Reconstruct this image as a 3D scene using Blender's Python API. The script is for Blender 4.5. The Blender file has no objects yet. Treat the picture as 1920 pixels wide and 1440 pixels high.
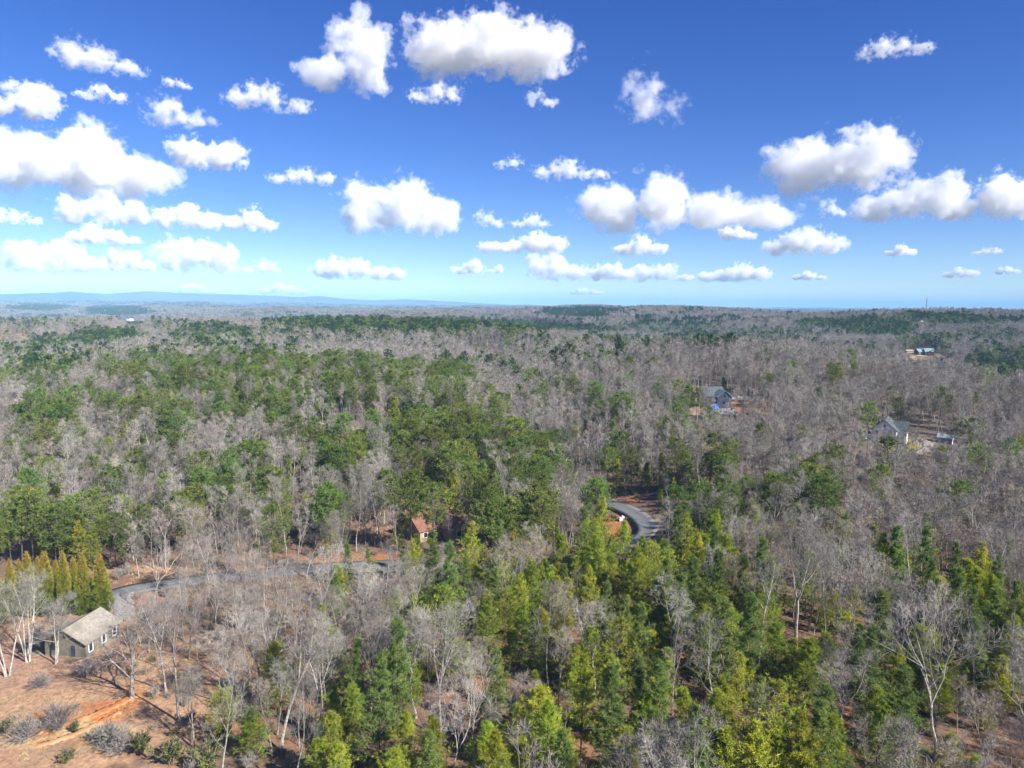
import bpy, bmesh, math, random
import numpy as np
from mathutils import Matrix, Vector

# ------------------------------------------------------------------ camera, sky, sun, exposure
sc = bpy.context.scene
COL = sc.collection
HFOV = math.radians(71.0)
F = 960.0 / math.tan(HFOV / 2)                       # focal length in pixels of the 1920 px wide photograph
PITCH, ROLL = math.radians(6.3), math.radians(0.44)
CAM = np.array([0.0, 0.0, 60.0])
cam_data = bpy.data.cameras.new('camera')
cam = bpy.data.objects.new('camera', cam_data)
COL.objects.link(cam)
cam.matrix_world = Matrix.Translation(CAM) @ Matrix.Rotation(math.pi / 2 - PITCH, 4, 'X') @ Matrix.Rotation(ROLL, 4, 'Z')
cam_data.sensor_width = 36.0
cam_data.lens = 18.0 / math.tan(HFOV / 2)
cam_data.clip_start = 0.5
cam_data.clip_end = 400000.0
sc.camera = cam
ROT = np.array(cam.matrix_world.to_3x3())

SUN_EL = math.radians(36.0)
SUN_H = np.array([0.80, -0.60])
SUN_DIR = np.array([SUN_H[0] * math.cos(SUN_EL), SUN_H[1] * math.cos(SUN_EL), math.sin(SUN_EL)])
world = bpy.data.worlds.new('World')
sc.world = world
world.use_nodes = True
wn = world.node_tree
sky_tex = wn.nodes.new('ShaderNodeTexSky')
sky_tex.sky_type = 'NISHITA'
sky_tex.sun_disc = False
sky_tex.sun_elevation = SUN_EL
sky_tex.sun_rotation = math.atan2(SUN_DIR[0], SUN_DIR[1])
sky_tex.altitude = 2000
sky_tex.air_density = 1.0
sky_tex.dust_density = 0.2
sky_tex.ozone_density = 4.0
hsv = wn.nodes.new('ShaderNodeHueSaturation')
hsv.inputs['Saturation'].default_value = 1.28
hsv.inputs['Hue'].default_value = 0.522
bg = wn.nodes['Background']
bg.inputs[1].default_value = 0.069
wn.links.new(sky_tex.outputs[0], hsv.inputs['Color'])
wn.links.new(hsv.outputs[0], bg.inputs[0])
sun_data = bpy.data.lights.new('sun', 'SUN')
sun_data.energy = 5.0
sun_data.angle = math.radians(0.53)
sun_data.color = (1.0, 0.955, 0.88)
sun = bpy.data.objects.new('sun', sun_data)
COL.objects.link(sun)
sun.rotation_euler = Vector(SUN_DIR).to_track_quat('Z', 'Y').to_euler()
sc.view_settings.view_transform = 'Standard'
sc.view_settings.look = 'None'
sc.view_settings.gamma = 1.0
sc.view_settings.exposure = 1.12
sc.view_settings.use_curve_mapping = False
sc.cycles.max_bounces = 10
sc.cycles.diffuse_bounces = 2
sc.cycles.transmission_bounces = 3
sc.cycles.volume_bounces = 6
sc.cycles.transparent_max_bounces = 4
sc.cycles.volume_step_rate = 0.4
sc.cycles.volume_max_steps = 128
sc.cycles.use_denoising = True
sc.cycles.denoising_input_passes = 'RGB_ALBEDO_NORMAL'
sc.cycles.denoising_prefilter = 'ACCURATE'
sc.cycles.use_adaptive_sampling = False

# ------------------------------------------------------------------ helpers: tags, pixels, terrain
def tag(o, label=None, cat=None, group=None, kind=None):
    if label: o['label'] = label
    if cat: o['category'] = cat
    if group: o['group'] = group
    if kind: o['kind'] = kind
    return o

def empty(name, loc=(0, 0, 0), rz=0.0):
    o = bpy.data.objects.new(name, None)
    COL.objects.link(o)
    o.location = loc
    o.rotation_euler = (0, 0, rz)
    return o

def mesh_np(name, V, tris=None, quads=None, mats=(), tmat=None, qmat=None, smooth=False):
    me = bpy.data.meshes.new(name)
    V = np.asarray(V, dtype=np.float32).reshape(-1, 3)
    tris = np.zeros((0, 3), np.int32) if tris is None else np.asarray(tris, np.int32).reshape(-1, 3)
    quads = np.zeros((0, 4), np.int32) if quads is None else np.asarray(quads, np.int32).reshape(-1, 4)
    me.vertices.add(len(V))
    me.vertices.foreach_set('co', V.ravel())
    nt_, nq = len(tris), len(quads)
    me.loops.add(nt_ * 3 + nq * 4)
    me.loops.foreach_set('vertex_index', np.concatenate([tris.ravel(), quads.ravel()]).astype(np.int32))
    me.polygons.add(nt_ + nq)
    starts = np.concatenate([np.arange(nt_) * 3, nt_ * 3 + np.arange(nq) * 4]).astype(np.int32)
    me.polygons.foreach_set('loop_start', starts)
    if tmat is not None or qmat is not None:
        mi = np.concatenate([np.zeros(nt_, np.int32) if tmat is None else np.broadcast_to(tmat, nt_).astype(np.int32),
                             np.zeros(nq, np.int32) if qmat is None else np.broadcast_to(qmat, nq).astype(np.int32)])
        me.polygons.foreach_set('material_index', mi)
    for m in mats: me.materials.append(m)
    me.update(calc_edges=True)
    me.polygons.foreach_set('use_smooth', np.full(nt_ + nq, smooth))
    return me

def obj(name, me, parent=None, loc=None, rz=None):
    o = bpy.data.objects.new(name, me)
    COL.objects.link(o)
    if parent is not None: o.parent = parent
    if loc is not None: o.location = loc
    if rz is not None: o.rotation_euler = (0, 0, rz)
    return o

def project(P):
    """world points -> photograph pixels (1920 x 1440) and depth"""
    P = np.atleast_2d(P) - CAM
    c = P @ ROT
    d = np.maximum(-c[:, 2], 1e-3)
    return 960 + F * c[:, 0] / d, 720 - F * c[:, 1] / d, -c[:, 2]

def ray(px, py):
    d = ROT @ np.array([(px - 960) / F, (720 - py) / F, -1.0])
    return d / np.linalg.norm(d)

def flat_hit(px, py, z=0.0):
    d = ray(px, py)
    t = (z - CAM[2]) / d[2]
    return (CAM + d * t)[:2]

rw = np.random.default_rng(11)
WAVES = []
for lam, amp in ((2600, 7.0), (2100, 6.5), (1500, 6.0), (1150, 5.0), (900, 5.5), (640, 4.6), (520, 3.6), (380, 2.5), (300, 1.9), (3600, 7), (5200, 8), (760, 3.4)):
    a = rw.uniform(0, 2 * math.pi)
    WAVES.append((2 * math.pi / lam * math.cos(a), 2 * math.pi / lam * math.sin(a), rw.uniform(0, 6.28), amp))
BUMPS = []                                           # (cx, cy, sx, sy, rotation, height)
def bump(px, py, sx, sy, h, rot=0.0):
    c = flat_hit(px, py)
    BUMPS.append((c[0], c[1], sx, sy, rot, h))
bump(1640, 800, 120, 110, 13)                         # knoll of the white house
bump(1350, 745, 110, 110, 16)                        # hill of the dark house
bump(470, 790, 140, 110, 13)
bump(830, 850, 60, 60, 5)
bump(800, 626, 520, 160, 24)                         # ridge of the pine plantation
bump(1650, 640, 220, 160, 16)
bump(210, 650, 240, 150, 12)
bump(1090, 596, 300, 300, 26)
bump(220, 598, 420, 300, 18)
bump(1860, 720, 120, 100, 7)
BUMPS.append((-6500, 8500, 5500, 3600, 0, 38))      # higher land towards the mountains
BUMPS.append((-2600, 3600, 1500, 500, 0, 14))
BUMPS.append((900, 2600, 900, 260, 0, 14))
BUMPS.append((-300, 820, 260, 90, 0, 8))
BUMPS.append((420, 900, 240, 80, 0, 9))
GULLY = [flat_hit(700, 1175), flat_hit(740, 1110), flat_hit(880, 1100), flat_hit(1000, 1130)]
RAVINE = [flat_hit(1100, 960), flat_hit(1060, 900), flat_hit(990, 800), flat_hit(900, 700)]

def seg_dist(x, y, pts):
    best = np.full(np.shape(x), 1e9)
    for (ax, ay), (bx, by) in zip(pts[:-1], pts[1:]):
        dx, dy = bx - ax, by - ay
        t = np.clip(((x - ax) * dx + (y - ay) * dy) / (dx * dx + dy * dy + 1e-9), 0, 1)
        best = np.minimum(best, np.hypot(x - ax - t * dx, y - ay - t * dy))
    return best

def height(x, y):
    x = np.asarray(x, float); y = np.asarray(y, float)
    r = np.hypot(x, y)
    h = np.zeros_like(r)
    for kx, ky, ph, a in WAVES:
        h = h + a * np.sin(kx * x + ky * y + ph)
    far = np.clip((r - 160) / 800.0, 0, 1); far = far * far * (3 - 2 * far)
    h = h * far
    near = np.exp(-(r / 420.0) ** 2)
    h = h + near * (1.1 * np.sin(x / 31.0 + 0.6) * np.cos(y / 27.0) + 0.5 * np.sin(x / 13.0 + y / 17.0))
    for cx, cy, sx, sy, rot, a in BUMPS:
        dx, dy = x - cx, y - cy
        h = h + a * np.exp(-(dx / sx) ** 2 - (dy / sy) ** 2)
    h = h - 4.5 * np.exp(-(seg_dist(x, y, GULLY) / 9.0) ** 2)
    h = h - 9.0 * np.exp(-(seg_dist(x, y, RAVINE) / 26.0) ** 2)
    return h

def ground_at(px, py, lift=0.0):
    """where the view ray through a photograph pixel meets the terrain"""
    d = ray(px, py)
    t = 40.0
    for _ in range(4000):
        p = CAM + d * t
        dz = p[2] - lift - float(height(p[0], p[1]))
        if dz < 0.02: break
        t += max(0.05, dz * 0.6)
        if t > 60000: break
    return p

def zh(x, y): return float(height(x, y))

# ------------------------------------------------------------------ materials
def new_mat(name):
    m = bpy.data.materials.new(name)
    m.use_nodes = True
    return m, m.node_tree.nodes, m.node_tree.links, m.node_tree.nodes['Principled BSDF']

def noise_mat(name, c1, c2, scale=1.0, detail=4.0, rough=0.9, coord='Object', c3=None, scale3=0.1, vary=0.0, bump_s=0.0, bump_d=0.05, spec=0.2, lo=0.35, hi=0.65, translucent=0.0):
    m, N, L, b = new_mat(name)
    tc = N.new('ShaderNodeTexCoord')
    nz = N.new('ShaderNodeTexNoise'); nz.inputs['Scale'].default_value = scale; nz.inputs['Detail'].default_value = detail
    L.new(tc.outputs[coord], nz.inputs['Vector'])
    mr = N.new('ShaderNodeMapRange'); mr.inputs[1].default_value = lo; mr.inputs[2].default_value = hi
    L.new(nz.outputs[0], mr.inputs[0])
    mx = N.new('ShaderNodeMix'); mx.data_type = 'RGBA'
    L.new(mr.outputs[0], mx.inputs[0]); mx.inputs[6].default_value = (*c1, 1); mx.inputs[7].default_value = (*c2, 1)
    out = mx.outputs[2]
    if c3 is not None:
        n2 = N.new('ShaderNodeTexNoise'); n2.inputs['Scale'].default_value = scale3; n2.inputs['Detail'].default_value = 3
        L.new(tc.outputs[coord], n2.inputs['Vector'])
        m2 = N.new('ShaderNodeMapRange'); m2.inputs[1].default_value = 0.42; m2.inputs[2].default_value = 0.66
        L.new(n2.outputs[0], m2.inputs[0])
        x2 = N.new('ShaderNodeMix'); x2.data_type = 'RGBA'
        L.new(m2.outputs[0], x2.inputs[0]); L.new(out, x2.inputs[6]); x2.inputs[7].default_value = (*c3, 1)
        out = x2.outputs[2]
    if vary:
        oi = N.new('ShaderNodeObjectInfo')
        mv = N.new('ShaderNodeMapRange'); mv.inputs[3].default_value = 1 - vary; mv.inputs[4].default_value = 1 + vary
        L.new(oi.outputs['Random'], mv.inputs[0])
        h = N.new('ShaderNodeHueSaturation'); L.new(mv.outputs[0], h.inputs['Value'])
        w_ = N.new('ShaderNodeTexWhiteNoise'); w_.noise_dimensions = '1D'; L.new(oi.outputs['Random'], w_.inputs['W'])
        mh = N.new('ShaderNodeMapRange'); mh.inputs[3].default_value = 0.5 - vary * 0.11; mh.inputs[4].default_value = 0.5 + vary * 0.09
        L.new(w_.outputs['Value'], mh.inputs[0]); L.new(mh.outputs[0], h.inputs['Hue'])
        L.new(out, h.inputs['Color']); out = h.outputs[0]
    L.new(out, b.inputs['Base Color'])
    b.inputs['Roughness'].default_value = rough
    b.inputs['Specular IOR Level'].default_value = spec
    if bump_s:
        bp = N.new('ShaderNodeBump'); bp.inputs['Strength'].default_value = bump_s; bp.inputs['Distance'].default_value = bump_d
        L.new(nz.outputs[0], bp.inputs['Height']); L.new(bp.outputs[0], b.inputs['Normal'])
    if translucent:
        tr = N.new('ShaderNodeBsdfTranslucent'); L.new(out, tr.inputs['Color'])
        ms = N.new('ShaderNodeMixShader'); ms.inputs[0].default_value = translucent
        L.new(b.outputs[0], ms.inputs[1]); L.new(tr.outputs[0], ms.inputs[2])
        L.new(ms.outputs[0], N['Material Output'].inputs['Surface'])
    return m

M = {}
M['bark'] = noise_mat('grey_bark', (.19, .165, .14), (.38, .35, .31), 3.0, 5, vary=.25)
M['twig'] = noise_mat('twig_bark', (0.19, 0.172, 0.15), (0.335, 0.31, 0.275), .35, 3, vary=.36, spec=.1)
M['pale_bark'] = noise_mat('pale_bark', (.31, .285, .25), (.52, .485, .435), 2.5, 5, vary=.15)
M['pink_twig'] = noise_mat('reddish_twig', (.195, .165, .14), (.33, .285, .245), .35, 3, vary=.34, spec=.1)
M['pine_bark'] = noise_mat('pine_bark', (0.068, 0.051, 0.041), (0.163, 0.122, 0.095), 3.0, 5)
M['needle_young'] = noise_mat('yellow_green_needles', (0.25, 0.29, 0.024), (0.55, 0.58, 0.06), 1.1, 3, vary=.24, translucent=.45, c3=(0.27, 0.36, 0.06), scale3=.4, spec=.15)
M['needle_white'] = noise_mat('soft_green_needles', (0.13, 0.195, 0.05), (0.28, 0.36, 0.09), 1.0, 3, vary=.18, translucent=.4, spec=.15)
M['needle_tall'] = noise_mat('dark_green_needles', (0.10, 0.155, 0.032), (0.235, 0.30, 0.058), .9, 3, vary=.3, translucent=.35, spec=.15)
M['needle_far'] = noise_mat('plantation_needles', (0.026, 0.062, 0.018), (0.062, 0.108, 0.026), .5, 3, vary=.2, translucent=.12, spec=.1)

def arb_mat():
    m, N, L, b = new_mat('bronzed_evergreen')
    tc = N.new('ShaderNodeTexCoord'); sp = N.new('ShaderNodeSeparateXYZ'); L.new(tc.outputs['Object'], sp.inputs[0])
    nz = N.new('ShaderNodeTexNoise'); nz.inputs['Scale'].default_value = 1.3; nz.inputs['Detail'].default_value = 4; L.new(tc.outputs['Object'], nz.inputs['Vector'])
    a = N.new('ShaderNodeMath'); a.operation = 'MULTIPLY_ADD'; L.new(sp.outputs[2], a.inputs[0]); a.inputs[1].default_value = 1 / 15.0; 
    n2 = N.new('ShaderNodeMath'); n2.operation = 'MULTIPLY_ADD'; L.new(nz.outputs[0], n2.inputs[0]); n2.inputs[1].default_value = 1.5; n2.inputs[2].default_value = -.75
    L.new(n2.outputs[0], a.inputs[2])
    cr = N.new('ShaderNodeValToRGB'); L.new(a.outputs[0], cr.inputs[0])
    cr.color_ramp.elements[0].position = .15; cr.color_ramp.elements[0].color = (.09, .13, .018, 1)
    cr.color_ramp.elements[1].position = .85; cr.color_ramp.elements[1].color = (.33, .20, .04, 1)
    e = cr.color_ramp.elements.new(.5); e.color = (.23, .225, .025, 1)
    L.new(cr.outputs[0], b.inputs['Base Color']); b.inputs['Roughness'].default_value = .85; b.inputs['Specular IOR Level'].default_value = .15
    return m
M['arb'] = arb_mat()
M['asphalt'] = noise_mat('asphalt', (.10, .107, .117), (.165, .173, .184), .8, 7, rough=.85, coord='Object', c3=(.18, .175, .165), scale3=.12, bump_s=.2, bump_d=.02)
M['clay'] = noise_mat('orange_clay', (.36, .13, .045), (.50, .22, .085), .9, 6, c3=(.52, .33, .18), scale3=.3, bump_s=.5, bump_d=.08)
M['dry_grass'] = noise_mat('dry_grass', (.30, .22, .11), (.48, .37, .20), .8, 3, vary=.3)
M['gravel'] = noise_mat('grey_gravel', (0.204, 0.184, 0.170), (0.326, 0.306, 0.292), 2.0, 6, rough=.95, c3=(0.245, 0.197, 0.156), scale3=.15)
M['shingle_grey'] = noise_mat('weathered_grey_shingles', (.235, .21, .17), (.33, .30, .25), 2.2, 6, c3=(.20, .18, .145), scale3=.35, bump_s=.4, bump_d=.04)
M['shingle_red'] = noise_mat('red_brown_shingles', (0.170, 0.071, 0.051), (0.245, 0.112, 0.078), 1.6, 6, c3=(0.204, 0.102, 0.075), scale3=.25, bump_s=.3, bump_d=.03)
M['shingle_dark'] = noise_mat('dark_slate_shingles', (0.058, 0.071, 0.078), (0.102, 0.119, 0.126), 1.2, 5, bump_s=.2)
M['shingle_teal'] = noise_mat('pale_teal_metal_roof', (0.156, 0.224, 0.238), (0.245, 0.313, 0.320), .8, 4, rough=.5)
M['siding_olive'] = noise_mat('olive_grey_siding', (0.136, 0.126, 0.099), (0.197, 0.184, 0.146), 1.5, 5)
M['siding_tan'] = noise_mat('tan_siding', (0.286, 0.224, 0.136), (0.354, 0.292, 0.190), 1.0, 4)
M['siding_navy'] = noise_mat('slate_blue_siding', (.028, .038, .065), (.05, .065, .10), 1.0, 4)
M['siding_white'] = noise_mat('white_siding', (0.700, 0.720, 0.740), (0.820, 0.830, 0.840), 1.0, 4, rough=.6)
M['siding_brown'] = noise_mat('brown_siding', (0.068, 0.041, 0.034), (0.116, 0.075, 0.058), 1.0, 4)
M['trim'] = noise_mat('white_trim', (0.720, 0.720, 0.700), (0.820, 0.820, 0.800), 2.0, 3, rough=.6)
M['wood'] = noise_mat('weathered_wood', (0.245, 0.204, 0.163), (0.354, 0.306, 0.252), 2.0, 5)
M['orange_wood'] = noise_mat('orange_stained_wood', (0.394, 0.204, 0.082), (0.490, 0.286, 0.136), 2.0, 4)
M['glass'] = noise_mat('window_glass', (0.014, 0.017, 0.024), (0.034, 0.041, 0.054), .8, 2, rough=.12, spec=.5)
M['tarp'] = noise_mat('blue_tarp', (.02, .06, .22), (.05, .14, .38), .7, 3, rough=.5)
M['paint_white'] = noise_mat('white_paint', (0.760, 0.760, 0.750), (0.840, 0.840, 0.830), 3.0, 3, rough=.4)
M['paint_blue'] = noise_mat('grey_blue_paint', (0.109, 0.170, 0.258), (0.163, 0.224, 0.313), 1.0, 3, rough=.5)
M['brick'] = noise_mat('red_brick', (0.218, 0.102, 0.068), (0.286, 0.150, 0.109), 2.0, 4)
M['metal'] = noise_mat('galvanised_steel', (0.238, 0.252, 0.272), (0.340, 0.354, 0.367), 1.0, 3, rough=.5)
M['rubber'] = noise_mat('tyre_rubber', (0.014, 0.014, 0.014), (0.027, 0.027, 0.027), 3.0, 3)

# ------------------------------------------------------------------ ground
# soil zones: (px, py, rx, ry, colour, strength) given on the photograph, evaluated where each piece of ground lies
LITTER = np.array([.26, .135, .075]); LITTER2 = np.array([.18, .118, .08])
CLAY = np.array([.50, .185, .06]); TAN = np.array([.47, .285, .165]); PINK = np.array([.40, .235, .165]); STRAW = np.array([.52, .38, .20])
LAWN = np.array([0.204, 0.190, 0.041]); SAND = np.array([0.374, 0.306, 0.231]); GREYF = np.array([0.136, 0.112, 0.095])
SOIL = [(120, 1330, 250, 160, TAN, .95), (60, 1220, 120, 70, PINK, .9), (130, 1150, 110, 22, PINK, .9), (330, 1290, 150, 80, TAN, .7),
        (110, 1375, 140, 30, STRAW, .8), (160, 1345, 95, 10, CLAY, .95), (205, 1335, 60, 22, CLAY, .95), (250, 1300, 50, 14, CLAY, .55), (60, 1372, 60, 12, CLAY, .75), (120, 1392, 60, 10, CLAY, .5),
        (275, 1122, 50, 12, PINK, .9), (420, 1110, 240, 12, TAN, .4), (420, 1068, 260, 7, TAN, .9), (640, 1046, 120, 9, CLAY, .55), (700, 1080, 60, 5, STRAW, .6), (940, 1072, 160, 6, TAN, .8),
        (1165, 985, 32, 22, CLAY, .95), (1160, 1005, 26, 22, CLAY, .8), (1242, 982, 16, 14, SAND, .9), (1170, 968, 22, 16, TAN, .6), (1200, 1014, 30, 4, TAN, .7), (1180, 938, 40, 8, CLAY, .5),
        (640, 1000, 120, 30, LITTER * 1.1, .5), (790, 985, 50, 22, CLAY * .8, .5),
        (1700, 838, 46, 12, LAWN, .95), (1760, 845, 40, 14, LITTER * 1.3, .8), (1735, 832, 22, 9, SAND, .8), (1655, 840, 14, 10, CLAY * .9, .6),
        (1390, 762, 38, 12, CLAY * .85, .75), (1345, 770, 60, 14, PINK, .75), (1290, 775, 22, 8, SAND, .55), (1330, 750, 50, 7, STRAW * .8, .6), (1385, 747, 16, 4, SAND * 1.15, .9), (1440, 765, 16, 10, CLAY * .8, .6),
        (655, 806, 90, 9, LITTER * 1.2, .8), (1735, 668, 30, 5, STRAW, .95), (1730, 612, 16, 8, PINK, .9), (20, 628, 45, 18, CLAY * .8, .8), (30, 655, 40, 10, PINK, .6), (640, 822, 40, 10, CLAY * .7, .5)]

def vnoise(x, y, s, seed=0):
    r = np.random.default_rng(seed)
    out = 0
    for k in range(7):
        a = r.uniform(0, 6.28); f = 2 * math.pi / (s * r.uniform(.55, 1.8))
        out = out + np.sin(f * (x * math.cos(a) + y * math.sin(a)) + r.uniform(0, 6.28))
    return out / 3.0

def soil_colour(x, y, z):
    px, py, d = project(np.stack([x, y, z], 1))
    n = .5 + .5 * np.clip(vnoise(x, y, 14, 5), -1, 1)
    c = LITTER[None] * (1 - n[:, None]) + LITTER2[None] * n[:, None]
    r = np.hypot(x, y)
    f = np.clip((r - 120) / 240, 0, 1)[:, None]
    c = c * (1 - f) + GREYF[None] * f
    wob = .22 * vnoise(x, y, 7, 9) + .15 * vnoise(x, y, 2.6, 12)
    for cx, cy, rx, ry, col, s in SOIL:
        q = np.hypot((px - cx) / rx, (py - cy) / ry)
        w = np.clip((1.12 + wob - q) / .35, 0, 1) * s * (d > 0)
        c = c * (1 - w[:, None]) + col[None] * w[:, None]
    return c

def build_ground():
    rr = [0.0, 12, 25]
    r = 38.0
    while r < 520: rr.append(r); r *= 1.0062
    while r < 26000: rr.append(r); r *= 1.024
    rr.append(30000.0)
    rr = np.array(rr)
    fine = np.radians(np.arange(-42, 42.01, .27))
    coarse = np.radians(np.arange(46, 315, 6.0))
    th = np.concatenate([fine, coarse])
    Rg, Tg = np.meshgrid(rr, th, indexing='ij')
    X, Y = (Rg * np.sin(Tg)).ravel(), (Rg * np.cos(Tg)).ravel()
    Z = height(X, Y)
    n, k = len(rr), len(th)
    i, j = np.meshgrid(np.arange(n - 1), np.arange(k), indexing='ij')
    j2 = (j + 1) % k
    q = np.stack([i * k + j, i * k + j2, (i + 1) * k + j2, (i + 1) * k + j], -1).reshape(-1, 4)[:, ::-1]
    me = mesh_np('ground', np.stack([X, Y, Z], 1), quads=q, smooth=True)
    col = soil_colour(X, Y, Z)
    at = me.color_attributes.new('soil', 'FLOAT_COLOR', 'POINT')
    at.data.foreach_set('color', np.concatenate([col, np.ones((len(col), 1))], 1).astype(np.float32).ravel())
    m, N, L, b = new_mat('forest_floor')
    vc = N.new('ShaderNodeVertexColor'); vc.layer_name = 'soil'
    tc = N.new('ShaderNodeTexCoord')
    nz = N.new('ShaderNodeTexNoise'); nz.inputs['Scale'].default_value = 1.6; nz.inputs['Detail'].default_value = 8; nz.inputs['Roughness'].default_value = .7
    n2 = N.new('ShaderNodeTexNoise'); n2.inputs['Scale'].default_value = .16; n2.inputs['Detail'].default_value = 5; n2.inputs['Roughness'].default_value = .65
    L.new(tc.outputs['Object'], nz.inputs['Vector']); L.new(tc.outputs['Object'], n2.inputs['Vector'])
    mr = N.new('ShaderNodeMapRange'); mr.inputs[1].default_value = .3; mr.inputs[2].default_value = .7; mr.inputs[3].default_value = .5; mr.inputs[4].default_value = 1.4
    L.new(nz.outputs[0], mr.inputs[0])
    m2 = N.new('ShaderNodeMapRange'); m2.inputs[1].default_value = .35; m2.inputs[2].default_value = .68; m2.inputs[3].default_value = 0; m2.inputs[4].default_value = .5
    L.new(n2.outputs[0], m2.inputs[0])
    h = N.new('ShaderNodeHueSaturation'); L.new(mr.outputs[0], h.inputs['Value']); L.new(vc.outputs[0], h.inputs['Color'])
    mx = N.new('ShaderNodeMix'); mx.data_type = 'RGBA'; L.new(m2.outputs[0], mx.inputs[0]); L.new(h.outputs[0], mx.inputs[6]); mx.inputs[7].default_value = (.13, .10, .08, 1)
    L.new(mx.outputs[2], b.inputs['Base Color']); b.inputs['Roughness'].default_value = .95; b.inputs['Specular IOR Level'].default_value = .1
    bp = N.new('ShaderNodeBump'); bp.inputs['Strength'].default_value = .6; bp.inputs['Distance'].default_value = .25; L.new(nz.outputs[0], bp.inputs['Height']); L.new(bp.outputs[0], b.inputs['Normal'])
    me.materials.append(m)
    return tag(obj('ground', me), kind='structure')
build_ground()

# ------------------------------------------------------------------ roads and drives (sheets laid on the ground)
def catmull(pts, n=14):
    P = np.array(pts, float); P = np.vstack([2 * P[0] - P[1], P, 2 * P[-1] - P[-2]])
    out = []
    for i in range(1, len(P) - 2):
        t = np.linspace(0, 1, n, endpoint=False)[:, None]
        a, b, c, d = P[i - 1], P[i], P[i + 1], P[i + 2]
        out.append(.5 * ((2 * b) + (c - a) * t + (2 * a - 5 * b + 4 * c - d) * t ** 2 + (3 * b - a - 3 * c + d) * t ** 3))
    out.append(P[-2][None])
    return np.vstack(out)

PATHS = []
def strip(name, px_pts, width, mat, lift=.05, label=None, across=5, ragged=0.0, seed=0):
    C = catmull([ground_at(*p)[:2] for p in px_pts])
    PATHS.append((C, width / 2))
    T = np.gradient(C, axis=0); T /= np.linalg.norm(T, axis=1)[:, None]
    Nn = np.stack([T[:, 1], -T[:, 0]], 1)
    r = np.random.default_rng(seed)
    s = np.linspace(-1, 1, across)
    hw = width / 2 * (1 + ragged * r.uniform(-1, 1, (len(C), across)))
    XY = C[:, None, :] + Nn[:, None, :] * (s[None, :, None] * hw[:, :, None])
    Z = height(XY[..., 0], XY[..., 1])
    Z = np.maximum(Z, Z.mean(1, keepdims=True)) + lift + .06 * (1 - s[None] ** 2)
    V = np.concatenate([XY, Z[..., None]], -1)
    Vb = V.copy(); Vb[..., 2] -= .5
    n = len(C); k = across
    i, j = np.meshgrid(np.arange(n - 1), np.arange(k - 1), indexing='ij')
    top = np.stack([i * k + j, i * k + j + 1, (i + 1) * k + j + 1, (i + 1) * k + j], -1).reshape(-1, 4)
    off = n * k
    ii = np.arange(n - 1)
    s1 = np.stack([ii * k, (ii + 1) * k, (ii + 1) * k + off, ii * k + off], 1)
    s2 = np.stack([ii * k + k - 1, ii * k + k - 1 + off, (ii + 1) * k + k - 1 + off, (ii + 1) * k + k - 1], 1)
    me = mesh_np(name, np.concatenate([V.reshape(-1, 3), Vb.reshape(-1, 3)]), quads=np.concatenate([top, s1, s2]), mats=[mat], smooth=True)
    return tag(obj(name, me), kind='structure', label=label)

ROAD_PX = [(205, 1118), (262, 1102), (400, 1084), (560, 1068), (700, 1061), (850, 1066), (1000, 1062), (1110, 1042), (1180, 1020), (1212, 1000), (1206, 978), (1178, 958), (1142, 944), (1110, 934), (1084, 915)]
strip('road', ROAD_PX, 5.8, M['asphalt'], .06)
strip('driveway', [(232, 1112), (228, 1128), (232, 1146), (222, 1164)], 3.6, M['gravel'], .04, ragged=.1)
strip('path', [(585, 792), (640, 800), (690, 808), (745, 812)], 4.0, M['gravel'], .06, ragged=.15)
strip('driveway', [(1722, 822), (1738, 830), (1736, 842), (1718, 850)], 3.4, M['gravel'], .06, ragged=.1)
strip('path', [(40, 1378), (95, 1366), (150, 1350), (205, 1328), (256, 1302)], 1.5, M['clay'], .03, ragged=.45, seed=3)
strip('path', [(70, 1398), (120, 1384), (170, 1362), (225, 1334)], 1.1, M['clay'], .03, ragged=.5, seed=5)
strip('path', [(1300, 741), (1330, 742), (1366, 743), (1396, 746)], 3.6, M['gravel'], .06, ragged=.1)
# ------------------------------------------------------------------ tree builders (meshes shared by all trees of a kind)
def unit(v):
    return v / np.maximum(np.linalg.norm(v, axis=-1, keepdims=True), 1e-9)

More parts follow.
